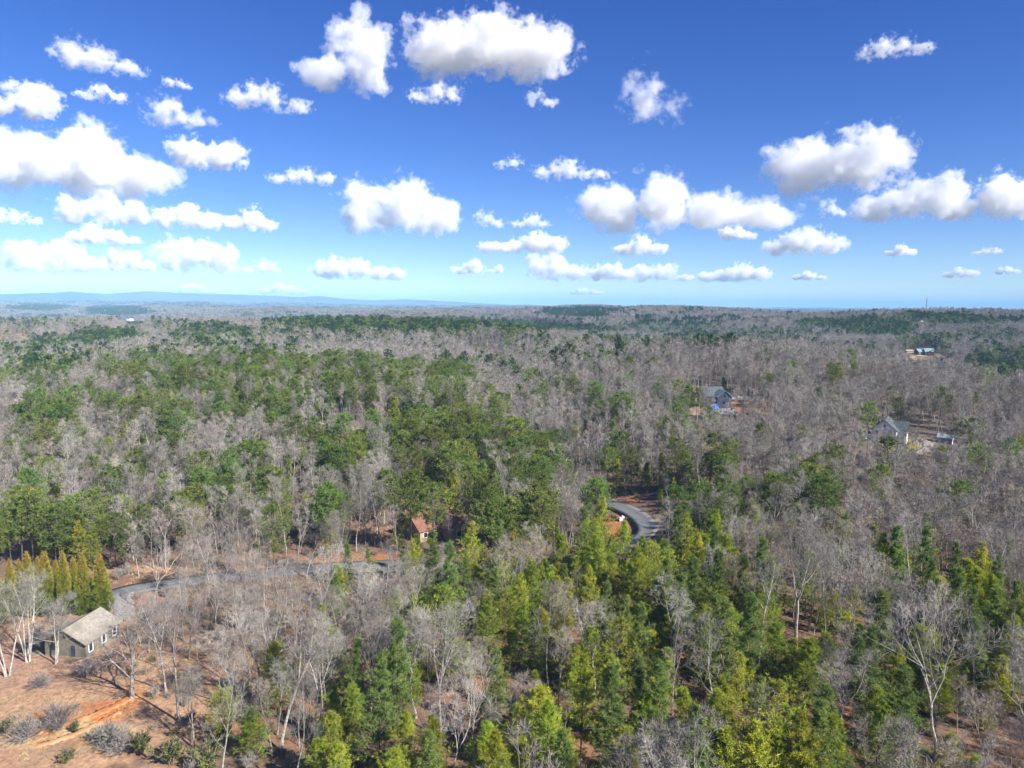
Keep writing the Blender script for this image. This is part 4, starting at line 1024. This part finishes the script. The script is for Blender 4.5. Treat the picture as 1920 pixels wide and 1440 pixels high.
def sight_limit(X, Y, Z, H):
    """factor on tree height so that what stands behind a lower, younger strip of wood can be seen over it"""
    f = np.ones(len(X))
    px, py, d = project(np.stack([X, Y, Z], 1))
    let = rs.uniform(0, 1, len(X))
    for (x0, x1, row, _, share) in SIGHT:
        g = ground_at((x0 + x1) / 2, row)
        gd = float(np.hypot(g[0], g[1]))
        sel = (px > x0) & (px < x1) & (np.hypot(X, Y) < gd) & (let > share)
        if not sel.any(): continue
        lo, hi = np.zeros(sel.sum()), H[sel]
        for _ in range(18):
            m = (lo + hi) / 2
            y = project(np.stack([X[sel], Y[sel], Z[sel] + m], 1))[1]
            ok = y > row; lo = np.where(ok, m, lo); hi = np.where(ok, hi, m)
        f[sel] = np.minimum(f[sel], lo / H[sel])
    te = math.tan(SUN_EL)
    for (gx_, gy_, rad) in SUNLIT:
        g = ground_at(gx_, gy_)
        vx, vy = X - g[0], Y - g[1]
        al = vx * SUN_H[0] + vy * SUN_H[1]; la = np.abs(vx * SUN_H[1] - vy * SUN_H[0])
        sel = (al > -rad) & (al < 42) & (la < rad + 3.0)
        f[sel] = np.minimum(f[sel], np.maximum(al[sel] - rad * .8, 0) * te / H[sel])
    return f

def thin(X, Y, Z):
    px, py, d = project(np.stack([X, Y, Z], 1))
    keepp = rs.uniform(0, 1, len(X)) < ell_min(px, py, OPEN)
    for C, hw in PATHS:
        c = C[::4]
        keepp &= seg_dist(X, Y, [tuple(v) for v in c]) > hw + 1.6
    for x, y, r in KEEP_OUT: keepp &= np.hypot(X - x, Y - y) > r
    return keepp

def pine_share(X, Y, Z, lift):
    px, py, d = project(np.stack([X, Y, Z + lift], 1))
    r = np.hypot(X, Y)
    base = .03 + .10 * np.clip(vnoise(X, Y, 160, 31) + vnoise(X, Y, 600, 33), 0, 1) * np.clip((r - 250) / 300, 0, 1)
    return np.maximum(ell_max(px, py, PINES, 0.0), base), px, py

HALF = math.radians(43)
X, Y = candidates(58, 430, HALF, 3.4)
Z = height(X, Y)
k = thin(X, Y, Z); X, Y, Z = X[k], Y[k], Z[k]
ps, cpx, cpy = pine_share(X, Y, Z, 8.0)
isp = rs.uniform(0, 1, len(X)) < ps
# bare trees stand a little wider apart than the pines
k = np.where(isp, rs.uniform(0, 1, len(X)) < .72, rs.uniform(0, 1, len(X)) < .74 * (1 - .5 * ps) * np.where(cpy > 1400, .35, 1.0)); X, Y, Z, isp, cpx, cpy = X[k], Y[k], Z[k], isp[k], cpx[k], cpy[k]
bx_, by_, bd_ = project(np.stack([X, Y, Z], 1))
kind = np.zeros(len(X), int); scl = np.zeros(len(X))
for q in range(len(X)):
    if isp[q]:
        young = (cpy[q] > 985 and cpx[q] > 560) or cpy[q] > 1120
        white = rs.uniform() < (.17 if young else .05)
        if white: kind[q] = WHITE[rs.integers(2)]; scl[q] = rs.uniform(.7, 1.05)
        elif young: kind[q] = YOUNG[rs.choice(5, p=[.27, .24, .2, .2, .09])]; scl[q] = rs.uniform(.6, 1.1)
        else: kind[q] = TALL[rs.integers(3)]; scl[q] = rs.uniform(.68, 1.05)
    else:
        kind[q] = rs.choice(10, p=[.14, .12, .14, .09, .12, .07, .1, .1, .07, .05]); scl[q] = rs.uniform(.48, .95)
hts = np.array([PINE[kind[q]][2] if isp[q] else BARE[kind[q]][2] for q in range(len(X))]) * scl
sl = sight_limit(X, Y, Z, hts)
k = sl > .3
X, Y, Z, isp, cpx, cpy, bx_, by_, bd_, kind, scl = [v[k] for v in (X, Y, Z, isp, cpx, cpy, bx_, by_, bd_, kind, scl)]
scl = scl * sl[k]
rot = rs.uniform(0, 6.28, len(X))
in_view = (bx_ > -25) & (bx_ < 1945) & (cpy < 1470)
hts = np.array([PINE[kind[q]][2] if isp[q] else BARE[kind[q]][2] for q in range(len(X))]) * scl
size = np.where(in_view, hts / np.maximum(bd_, 1), -1)
single = np.zeros(len(X), bool)
for sel, n in ((isp, 292), (~isp, 284)):
    idx = np.where(sel & in_view & (by_ < 1560))[0]
    dd = np.hypot(X[idx], Y[idx])
    single[idx[np.argsort(dd)[:n]]] = True

def place_words(px, py):
    """where a tree is rooted, told by things one can find in the picture"""
    if py < 1060:
        if px < 240: return 'behind the row of golden evergreens'
        if px < 640: return 'behind the left stretch of the road'
        if px < 900: return 'around the red-roofed house'
        if px < 1140: return 'left of the road bend'
        if px < 1420: return 'right of the road bend'
        return 'in the right-hand wood beyond the clumps of pine'
    if px < 300: return 'beside the orange clearing'
    if px < 640:
        if py < 1170: return 'on the slope just below the left road'
        if py < 1300: return 'on the middle of the leaf-strewn orange slope'
        return 'at the foot of the orange slope'
    if px < 860:
        if py < 1180: return 'around the shaded hollow'
        if py < 1320: return 'between the hollow and the broad silvery tree'
        return 'by the tall bright pine at the bottom edge'
    if px < 1100:
        if py < 1180: return 'in the middle of the young pines'
        if py < 1320: return 'right of the broad silvery tree'
        return 'at the bottom edge near the centre'
    if px < 1360:
        if py < 1180: return 'just below the road bend'
        if py < 1320: return 'deep in the densest young pines'
        return 'at the bottom edge right of the feathery pine'
    if px < 1620:
        if py < 1180: return 'around the large dark-trunked bare tree'
        if py < 1320: return 'below the large dark-trunked bare tree'
        return 'near the low tree with white forked limbs'
    if py < 1180: return 'beside the pine clump near the right edge'
    if py < 1320: return 'below the pine clump near the right edge'
    return 'around the twisted pale tree in the bottom right corner'
def region(px, py, pine, nm, h, kd):
    w = place_words(px, py)
    if pine:
        base = {'needle_white': ('white_pine', 'soft blue-green plumed pine'), 'needle_tall': ('tall_pine', 'dark-green pine with bare lower trunk'), 'needle_young': ('young_pine', 'yellow-green young pine')}[nm]
        sz = 'low ' if h < 8 else ('tall ' if h > 13 else '')
    else:
        base = ('bare_tree', {5: 'pale-barked bare tree', 9: 'straight pale-barked bare tree', 2: 'reddish-twigged bare tree', 4: 'slim reddish bare tree', 7: 'small reddish bare tree', 1: 'forked grey bare tree', 3: 'many-limbed grey bare tree', 8: 'small grey bare tree'}.get(kd, 'grey bare tree'))
        sz = 'low ' if h < 10 else ('tall ' if h > 17.5 else '')
    return base[0], sz + base[1] + ' ' + w, ('pines ' if pine else 'bare trees ') + w
for q in np.where(single)[0]:
    src = PINE[kind[q]] if isp[q] else BARE[kind[q]]
    nm, lab, grp = region(bx_[q], by_[q], isp[q], PINE[kind[q]][3] if isp[q] else '', src[2] * scl[q], kind[q])
    w = scl[q] * rs.uniform(.85, 1.2)
    place_parts(nm, src[0], src[1], (X[q], Y[q], Z[q]), rot[q], (w, scl[q]), lab, 'tree', grp)

def scatter_object(name, coll, P, rotz, scale, idx, label):
    me = bpy.data.meshes.new(name)
    me.vertices.add(len(P)); me.vertices.foreach_set('co', np.asarray(P, np.float32).ravel())
    for nm, ty, a in (('spin', 'FLOAT', rotz), ('kind_index', 'INT', idx)):
        at = me.attributes.new(nm, ty, 'POINT'); at.data.foreach_set('value', np.asarray(a, np.float32 if ty == 'FLOAT' else np.int32))
    at = me.attributes.new('size', 'FLOAT_VECTOR', 'POINT'); at.data.foreach_set('vector', np.asarray(scale, np.float32).ravel())
    o = obj(name, me)
    ng = bpy.data.node_groups.new(name, 'GeometryNodeTree')
    ng.interface.new_socket('Geometry', in_out='INPUT', socket_type='NodeSocketGeometry'); ng.interface.new_socket('Geometry', in_out='OUTPUT', socket_type='NodeSocketGeometry')
    N, L = ng.nodes, ng.links
    gi, go = N.new('NodeGroupInput'), N.new('NodeGroupOutput')
    ci = N.new('GeometryNodeCollectionInfo'); ci.inputs['Collection'].default_value = coll; ci.inputs['Separate Children'].default_value = True; ci.inputs['Reset Children'].default_value = True
    ip = N.new('GeometryNodeInstanceOnPoints'); ip.inputs['Pick Instance'].default_value = True
    def named(nm, dt):
        n = N.new('GeometryNodeInputNamedAttribute'); n.data_type = dt; n.inputs['Name'].default_value = nm; return n.outputs['Attribute']
    cz = N.new('ShaderNodeCombineXYZ'); L.new(named('spin', 'FLOAT'), cz.inputs[2])
    L.new(gi.outputs[0], ip.inputs['Points']); L.new(ci.outputs[0], ip.inputs['Instance']); L.new(named('kind_index', 'INT'), ip.inputs['Instance Index'])
    L.new(cz.outputs[0], ip.inputs['Rotation']); L.new(named('size', 'FLOAT_VECTOR'), ip.inputs['Scale'])
    L.new(ip.outputs[0], go.inputs[0])
    md = o.modifiers.new('scatter', 'NODES'); md.node_group = ng
    return tag(o, label, kind='stuff')

m_ = ~single
mk = np.zeros(len(X), int)
for q in np.where(m_)[0]:
    if isp[q]:
        nm = PINE[kind[q]][3]
        mk[q] = 15 if nm == 'needle_white' else (12 + rs.integers(3) if nm == 'needle_young' else 8 + rs.integers(4))
    else: mk[q] = rs.integers(8)
w = scl[m_] * rs.uniform(.9, 1.2, m_.sum())
def rest(name, coll, sel, P, rotz, scale, idx, label):
    if sel.any(): scatter_object(name, coll, P[sel], rotz[sel], scale[sel], idx[sel], label)
P_ = np.stack([X, Y, Z], 1)[m_]; S_ = np.stack([w, w, scl[m_]], 1)
parts = {'mid': (mid, P_, rot[m_], S_, mk[m_], isp[m_])}

def zone(r0, r1, step, coll, nb, np_, lift, jit=(.62, 1.08)):
    X, Y = candidates(r0, r1, HALF, step)
    Z = height(X, Y); k = thin(X, Y, Z); X, Y, Z = X[k], Y[k], Z[k]
    ps, px, py = pine_share(X, Y, Z, lift)
    isp = rs.uniform(0, 1, len(X)) < ps
    ix = np.where(isp, nb + rs.integers(0, np_, len(X)), rs.integers(0, nb, len(X)))
    # the plantation stands are the darker pines
    s = rs.uniform(*jit, len(X))
    f = sight_limit(X, Y, Z, s * 19.0); k = f > .3
    X, Y, Z, isp, ix, s = X[k], Y[k], Z[k], isp[k], ix[k], (s * f)[k]
    w = s * rs.uniform(.9, 1.2, len(X))
    return coll, np.stack([X, Y, Z], 1), rs.uniform(0, 6.28, len(X)), np.stack([w, w, s], 1), ix, isp
parts['far'] = zone(430, 1450, 5.2, far, 5, 4, 10.0)
parts['clump'] = zone(1450, 5200, 27.0, clump, 4, 3, 10.0, (.8, 1.1))
# beyond: patches grow with distance
rr = [5200.0]
while rr[-1] < 20000: rr.append(rr[-1] * 1.0085)
Xs, Ys, Ws = [], [], []
for r in rr:
    st = .0085
    a = np.arange(-HALF, HALF, st) + rs.uniform(-.5, .5) * st
    q = r * rs.uniform(.996, 1.004, len(a)); a = a + rs.uniform(-.4, .4, len(a)) * st
    Xs.append(q * np.sin(a)); Ys.append(q * np.cos(a)); Ws.append(np.full(len(a), r * .0085 / 27))
X2, Y2, W2 = map(np.concatenate, (Xs, Ys, Ws)); Z2 = height(X2, Y2)
p2, _, _ = pine_share(X2, Y2, Z2, 10.0)
i2 = rs.uniform(0, 1, len(X2)) < p2 + .12
s2 = rs.uniform(.8, 1.2, len(X2))
parts['horizon'] = (clump, np.stack([X2, Y2, Z2], 1), rs.uniform(0, 6.28, len(X2)), np.stack([W2 * s2, W2 * s2, s2 * 1.05], 1), np.where(i2, 4 + rs.integers(0, 3, len(X2)), rs.integers(0, 4, len(X2))), i2)
LABS = {'mid': 'beyond the foreground', 'far': 'over the middle hills', 'clump': 'over the far hills', 'horizon': 'towards the horizon'}
for key, (coll, P, rz, S, ix, ip) in parts.items():
    rest('hardwood_forest', coll, ~ip, P, rz, S, ix, 'grey leafless hardwood forest ' + LABS[key])
    rest('pine_forest', coll, ip, P, rz, S, ix, 'dark green pine forest ' + LABS[key])

# dry brush and saplings on the forest floor
brush = lib('brush')
for q in range(4):
    brush.objects.link(bpy.data.objects.new('brush_%02d' % q, shrub(960 + q, H=[1.4, 2.2, 1.0, 1.6][q], W=[1.6, 1.4, 1.5, 1.5][q], stems=12, n2=6, n3=4, twig=.03, leafy=2 if q == 3 else 0).mesh('brush', [M['twig'] if q == 1 else M['brush'], M['leaf']])))
for q in range(2):
    rg = np.random.default_rng(970 + q); mb = MB(); nb_ = 46
    a = rg.uniform(0, 6.28, nb_); rr_ = rg.uniform(0, .55, nb_)
    mb.blades(np.stack([np.cos(a) * rr_, np.sin(a) * rr_, np.full(nb_, -.03)], 1), unit(np.stack([rg.normal(0, .5, nb_), rg.normal(0, .5, nb_), np.full(nb_, 1.0)], 1)), rg.uniform(.25, .6, nb_), .05, rg, 0)
    brush.objects.link(bpy.data.objects.new('brush_%02d' % (4 + q), mb.mesh('grass_tuft', [M['dry_grass']])))
X, Y = candidates(70, 175, HALF, 1.35)
Z = height(X, Y)
px, py, d = project(np.stack([X, Y, Z], 1))
k = (px < 700) & (rs.uniform(0, 1, len(X)) < np.clip(.45 + .5 * vnoise(X, Y, 9, 41), .05, .95))
for C, hw in PATHS: k &= seg_dist(X, Y, [tuple(v) for v in C[::4]]) > hw + .3
for x, y, r in KEEP_OUT[:1]: k &= np.hypot(X - x, Y - y) > 7.5
GX, GY, GZ = X[k], Y[k], Z[k]
X, Y = candidates(60, 260, HALF, 3.0)
Z = height(X, Y)
px, py, d = project(np.stack([X, Y, Z], 1))
k = rs.uniform(0, 1, len(X)) < np.where(ell_min(px, py, OPEN[:2]) < .5, .10, .55)
for C, hw in PATHS: k &= seg_dist(X, Y, [tuple(v) for v in C[::4]]) > hw + .6
for x, y, r in KEEP_OUT[:1]: k &= np.hypot(X - x, Y - y) > 8
X, Y, Z = X[k], Y[k], Z[k]
s = np.concatenate([rs.uniform(.5, 1.3, len(X)), rs.uniform(.5, 1.2, len(GX))])
ix = np.concatenate([rs.choice(4, len(X), p=[.35, .25, .28, .12]), rs.integers(4, 6, len(GX))])
X, Y, Z = np.concatenate([X, GX]), np.concatenate([Y, GY]), np.concatenate([Z, GZ])
scatter_object('undergrowth', brush, np.stack([X, Y, Z], 1), rs.uniform(0, 6.28, len(X)), np.stack([s, s, s], 1), ix, 'dry brush, grass and saplings on the forest floor')

# ------------------------------------------------------------------ far hills
def ridge(px_tops, dist, depth, seed):
    rng = np.random.default_rng(seed)
    xs = np.linspace(px_tops[0][0], px_tops[-1][0], 160)
    ys = np.interp(xs, [a for a, _ in px_tops], [b for _, b in px_tops])
    V = []
    rows = [(-1.0, 0), (-.6, .45), (-.3, .8), (0, 1), (.4, .7), (1, 0)]
    for dd, hh in rows:
        for x, y in zip(xs, ys):
            d0 = ray(x, y); t = dist / math.hypot(d0[0], d0[1]); top = CAM[2] + d0[2] * t
            z = -30 + (top + 30) * hh * (1 + .04 * rng.normal() * (hh not in (0, 1)))
            sc_ = (dist + dd * depth) / dist
            V.append((d0[0] * t * sc_, d0[1] * t * sc_, z))
    n = len(xs)
    Q = [(a * n + b, a * n + b + 1, (a + 1) * n + b + 1, (a + 1) * n + b) for a in range(len(rows) - 1) for b in range(n - 1)]
    me = mesh_np('hills', V, quads=Q, mats=[M['hill']], smooth=True)
    return tag(obj('hills', me), 'pale blue mountains on the left horizon', kind='structure')
M['hill'] = noise_mat('wooded_hills', (.05, .055, .05), (.09, .085, .08), .002, 4)
ridge([(-700, 556), (-400, 548), (-200, 554), (-60, 551), (0, 552), (60, 550), (100, 549), (130, 546), (165, 549), (200, 551), (270, 546), (300, 547), (330, 549), (400, 551), (470, 553), (520, 555), (560, 557), (600, 555), (640, 560), (700, 563), (760, 561), (800, 563), (930, 570), (1000, 574)], 13000, 1500, 3)

# ------------------------------------------------------------------ clouds (volumes, all above the haze)
BASE_Z = 1350.0
def cloud(az_d, t, W, H, wisp, seed, label, lean=None):
    r = np.random.default_rng(seed)
    d = az_d
    c = CAM + d * t
    dm = min(W, H * 2.4) * .85
    me = bpy.data.meshes.new('cloud')
    bm = bmesh.new(); bmesh.ops.create_icosphere(bm, subdivisions=3, radius=1.0); bm.to_mesh(me); bm.free()
    o = obj('cloud', me)
    o.location = c + np.array([0, 0, H * .5]); o.rotation_euler = (0, 0, -math.atan2(d[0], d[1]))
    sx, sy, sz = W * .66, dm * .6, H * .8
    o.scale = (sx, sy, sz)
    m = bpy.data.materials.new('cloud'); m.use_nodes = True
    N, L = m.node_tree.nodes, m.node_tree.links
    N.clear()
    out = N.new('ShaderNodeOutputMaterial'); pv = N.new('ShaderNodeVolumePrincipled'); L.new(pv.outputs[0], out.inputs['Volume'])
    tc = N.new('ShaderNodeTexCoord')
    def vm(op, a, b):
        n = N.new('ShaderNodeVectorMath'); n.operation = op
        L.new(a, n.inputs[0])
        if isinstance(b, tuple): n.inputs[1].default_value = b
        elif b is not None: L.new(b, n.inputs[1])
        return n.outputs['Value' if op == 'LENGTH' else 'Vector']
    def mm(op, a, b=None, c_=None):
        n = N.new('ShaderNodeMath'); n.operation = op
        for i, v in enumerate((a, b, c_)):
            if v is None: continue
            if isinstance(v, (int, float)): n.inputs[i].default_value = v
            else: L.new(v, n.inputs[i])
        return n.outputs[0]
    p = vm('MULTIPLY', tc.outputs['Object'], (sx / H, sy / H, sz / H))       # in cloud heights, z from -.5 (base) to .5
    nz = N.new('ShaderNodeTexNoise'); nz.inputs['Scale'].default_value = 2.7 if wisp else 2.9; nz.inputs['Detail'].default_value = 7; nz.inputs['Roughness'].default_value =   .68 if wisp else .66
    L.new(vm('ADD', p, tuple(float(v) for v in r.uniform(-50, 50, 3))), nz.inputs['Vector'])
    n = max(2, min(6, int(round(W / H * 1.3))))
    fld = None; wh = W / H / 2; peak, pw = (r.uniform(-.4, .4), .55) if lean is None else lean
    for i in range(n):
        u = -1 + 2 * (i + .5) / n + r.uniform(-.12, .12)
        hh = (.45 + .55 * math.exp(-((u - peak) / pw) ** 2)) * r.uniform(.85, 1.05)
        rx = wh / n * 1.7
        q = vm('SUBTRACT', p, (u * wh * .86, r.uniform(-.12, .12), -.5 + hh * .46))
        q = vm('MULTIPLY', q, (1 / max(rx, .3), 1 / (dm / H * .5), 1 / (hh * .6)))
        f = mm('SUBTRACT', 1.0, vm('LENGTH', q, None))
        fld = f if fld is None else mm('SMOOTH_MAX', fld, f, .25)
    f = mm('MULTIPLY_ADD', mm('SUBTRACT', nz.outputs[0], .5), 4.2 if wisp else 3.05, fld)
    if wisp: f = mm('SUBTRACT', f, .45)
    else: f = mm('SUBTRACT', f, .33)
    sp = N.new('ShaderNodeSeparateXYZ'); L.new(p, sp.inputs[0])
    f = mm('MINIMUM', f, mm('MULTIPLY_ADD', mm('SUBTRACT', nz.outputs[0], .5), 1.2, mm('MULTIPLY', mm('ADD', sp.outputs[2], .52), 3.0)))
    den = mm('MULTIPLY', mm('MINIMUM', mm('MAXIMUM', mm('MULTIPLY', f, 2.4 if wisp else 6.5), 0), 1), (3.2 if wisp else 4.4) / H)
    L.new(den, pv.inputs['Density'])
    pv.inputs['Color'].default_value = (.985, .985, .99, 1); pv.inputs['Anisotropy'].default_value = -.25
    me.materials.append(m)
    return tag(o, label, 'cloud', 'scattered clouds', 'stuff')

CLOUDS = [(-20, 225, 318, 368, 0), (322, 240, 466, 316, 0), (113, 345, 275, 420, 0), (273, 362, 430, 428, 0), (428, 382, 518, 433, 0), (125, 418, 268, 458, 0), (10, 435, 208, 510, 0), (207, 460, 290, 508, 0), (287, 424, 452, 512, 0), (455, 477, 527, 514, 1),
          (640, 322, 880, 436, 0), (510, 307, 625, 345, 1), (572, 475, 770, 523, 0), (332, 525, 405, 550, 0), (420, 535, 468, 551, 1), (488, 525, 580, 553, 0), (-40, 152, 100, 220, 0), (108, 76, 270, 135, 1), (155, 157, 232, 190, 1), (272, 170, 405, 240, 1), (420, 160, 572, 205, 1),
          (568, 30, 732, 165, 0), (752, 27, 1075, 140, 0), (762, 147, 868, 190, 1), (988, 158, 1048, 200, 1), (1168, 133, 1290, 230, 1), (1620, 70, 1740, 105, 1), (1447, 252, 1672, 360, 0), (1612, 328, 1780, 410, 0), (1780, 338, 1940, 410, 0), (1087, 303, 1480, 428, 0), (992, 295, 1150, 336, 1),
          (1145, 438, 1250, 477, 0), (1345, 417, 1415, 449, 0), (1432, 422, 1582, 475, 0), (1535, 375, 1588, 408, 1), (895, 427, 1062, 475, 0), (985, 462, 1110, 525, 0), (1100, 480, 1200, 525, 0), (1180, 473, 1265, 526, 0), (1268, 492, 1455, 528, 0), (1485, 507, 1545, 525, 0),
          (1662, 457, 1712, 480, 0), (1775, 498, 1825, 521, 0), (1870, 498, 1905, 514, 0), (1828, 462, 1870, 478, 1), (845, 480, 908, 514, 0), (912, 492, 945, 514, 0), (890, 388, 950, 427, 1), (955, 398, 1035, 427, 1), (930, 285, 980, 318, 1), (1062, 538, 1140, 553, 0), (312, 138, 355, 165, 1), (-30, 385, 70, 420, 1), (-20, 538, 35, 552, 0)]
PEAK = {(640, 322): (-.2, .8), (1087, 303): (-.4, .55), (1447, 252): (0, 1.6), (568, 30): (.35, .45), (752, 27): (.15, .9), (-20, 225): (-.1, .7), (1612, 328): (.45, .7), (1780, 338): (.1, .8), (10, 435): (-.2, .5), (287, 424): (0, .7), (113, 345): (0, .9), (322, 240): (0, 1.0), (985, 462): (-.3, .6), (572, 475): (-.3, .6)}
BANDS = [(240, 'top'), (350, 'upper'), (440, 'middle'), (516, 'lower'), (999, 'lowest')]
rows = {}
for c in sorted(CLOUDS):
    b = next(nm for y, nm in BANDS if c[3] <= y)
    rows.setdefault(b, []).append(c)
seed = 1
for b, cs in rows.items():
    for q, c in enumerate(cs):
        x0, y0, x1, y1, wisp = c
        d = ray((x0 + x1) / 2, y1); t = (BASE_Z - CAM[2]) / d[2]
        px = t / F
        big = 'large' if x1 - x0 > 190 else ('small' if x1 - x0 < 90 else 'mid-sized')
        num = ORD[q] if q < 10 else ('%dth' % (q + 1))
        cloud(d, t, (x1 - x0) * px * (.78 if x1 < 530 and x1 - x0 > 120 else .9 if x1 - x0 > 190 else .95), (y1 - y0) * px * (.85 if x1 < 530 else .98), wisp, seed, '%s %s white cloud, %s from the left in the %s row' % (big, 'wispy' if wisp else 'puffy', num, b), PEAK.get((x0, y0)))
        seed += 1
# the same fair-weather field goes on outside the frame
rc = np.random.default_rng(77)
for q in range(26):
    az = rc.uniform(math.radians(46), math.radians(314)); el = math.radians(rc.uniform(4, 40))
    d = np.array([math.sin(az) * math.cos(el), math.cos(az) * math.cos(el), math.sin(el)]); t = (BASE_Z - CAM[2]) / d[2]
    if abs(((az - math.atan2(SUN_DIR[0], SUN_DIR[1])) + math.pi) % (2 * math.pi) - math.pi) < .35: continue
    W = t * math.radians(rc.uniform(3, 9)); cloud(d, t, W, W * rc.uniform(.3, .5), int(rc.uniform() < .4), 200 + q, 'fair-weather cloud outside the view')

# ------------------------------------------------------------------ haze
HZ_TOP, HZ_BOT, HZ_R = 300.0, -75.0, 33000.0
me = bpy.data.meshes.new('haze')
V, Q = box_arrays([(-HZ_R, -HZ_R, HZ_BOT, HZ_R, HZ_R, HZ_TOP)])
me.from_pydata(V, [], Q); me.update()
m = bpy.data.materials.new('haze'); m.use_nodes = True
N = m.node_tree.nodes; N.clear()
out = N.new('ShaderNodeOutputMaterial'); pv = N.new('ShaderNodeVolumePrincipled')
m.node_tree.links.new(pv.outputs[0], out.inputs['Volume'])
pv.inputs['Density'].default_value = 8.5e-5
pv.inputs['Color'].default_value = (.36, .67, .97, 1)
pv.inputs['Anisotropy'].default_value = -0.3
me.materials.append(m)
tag(obj('haze', me), kind='stuff')
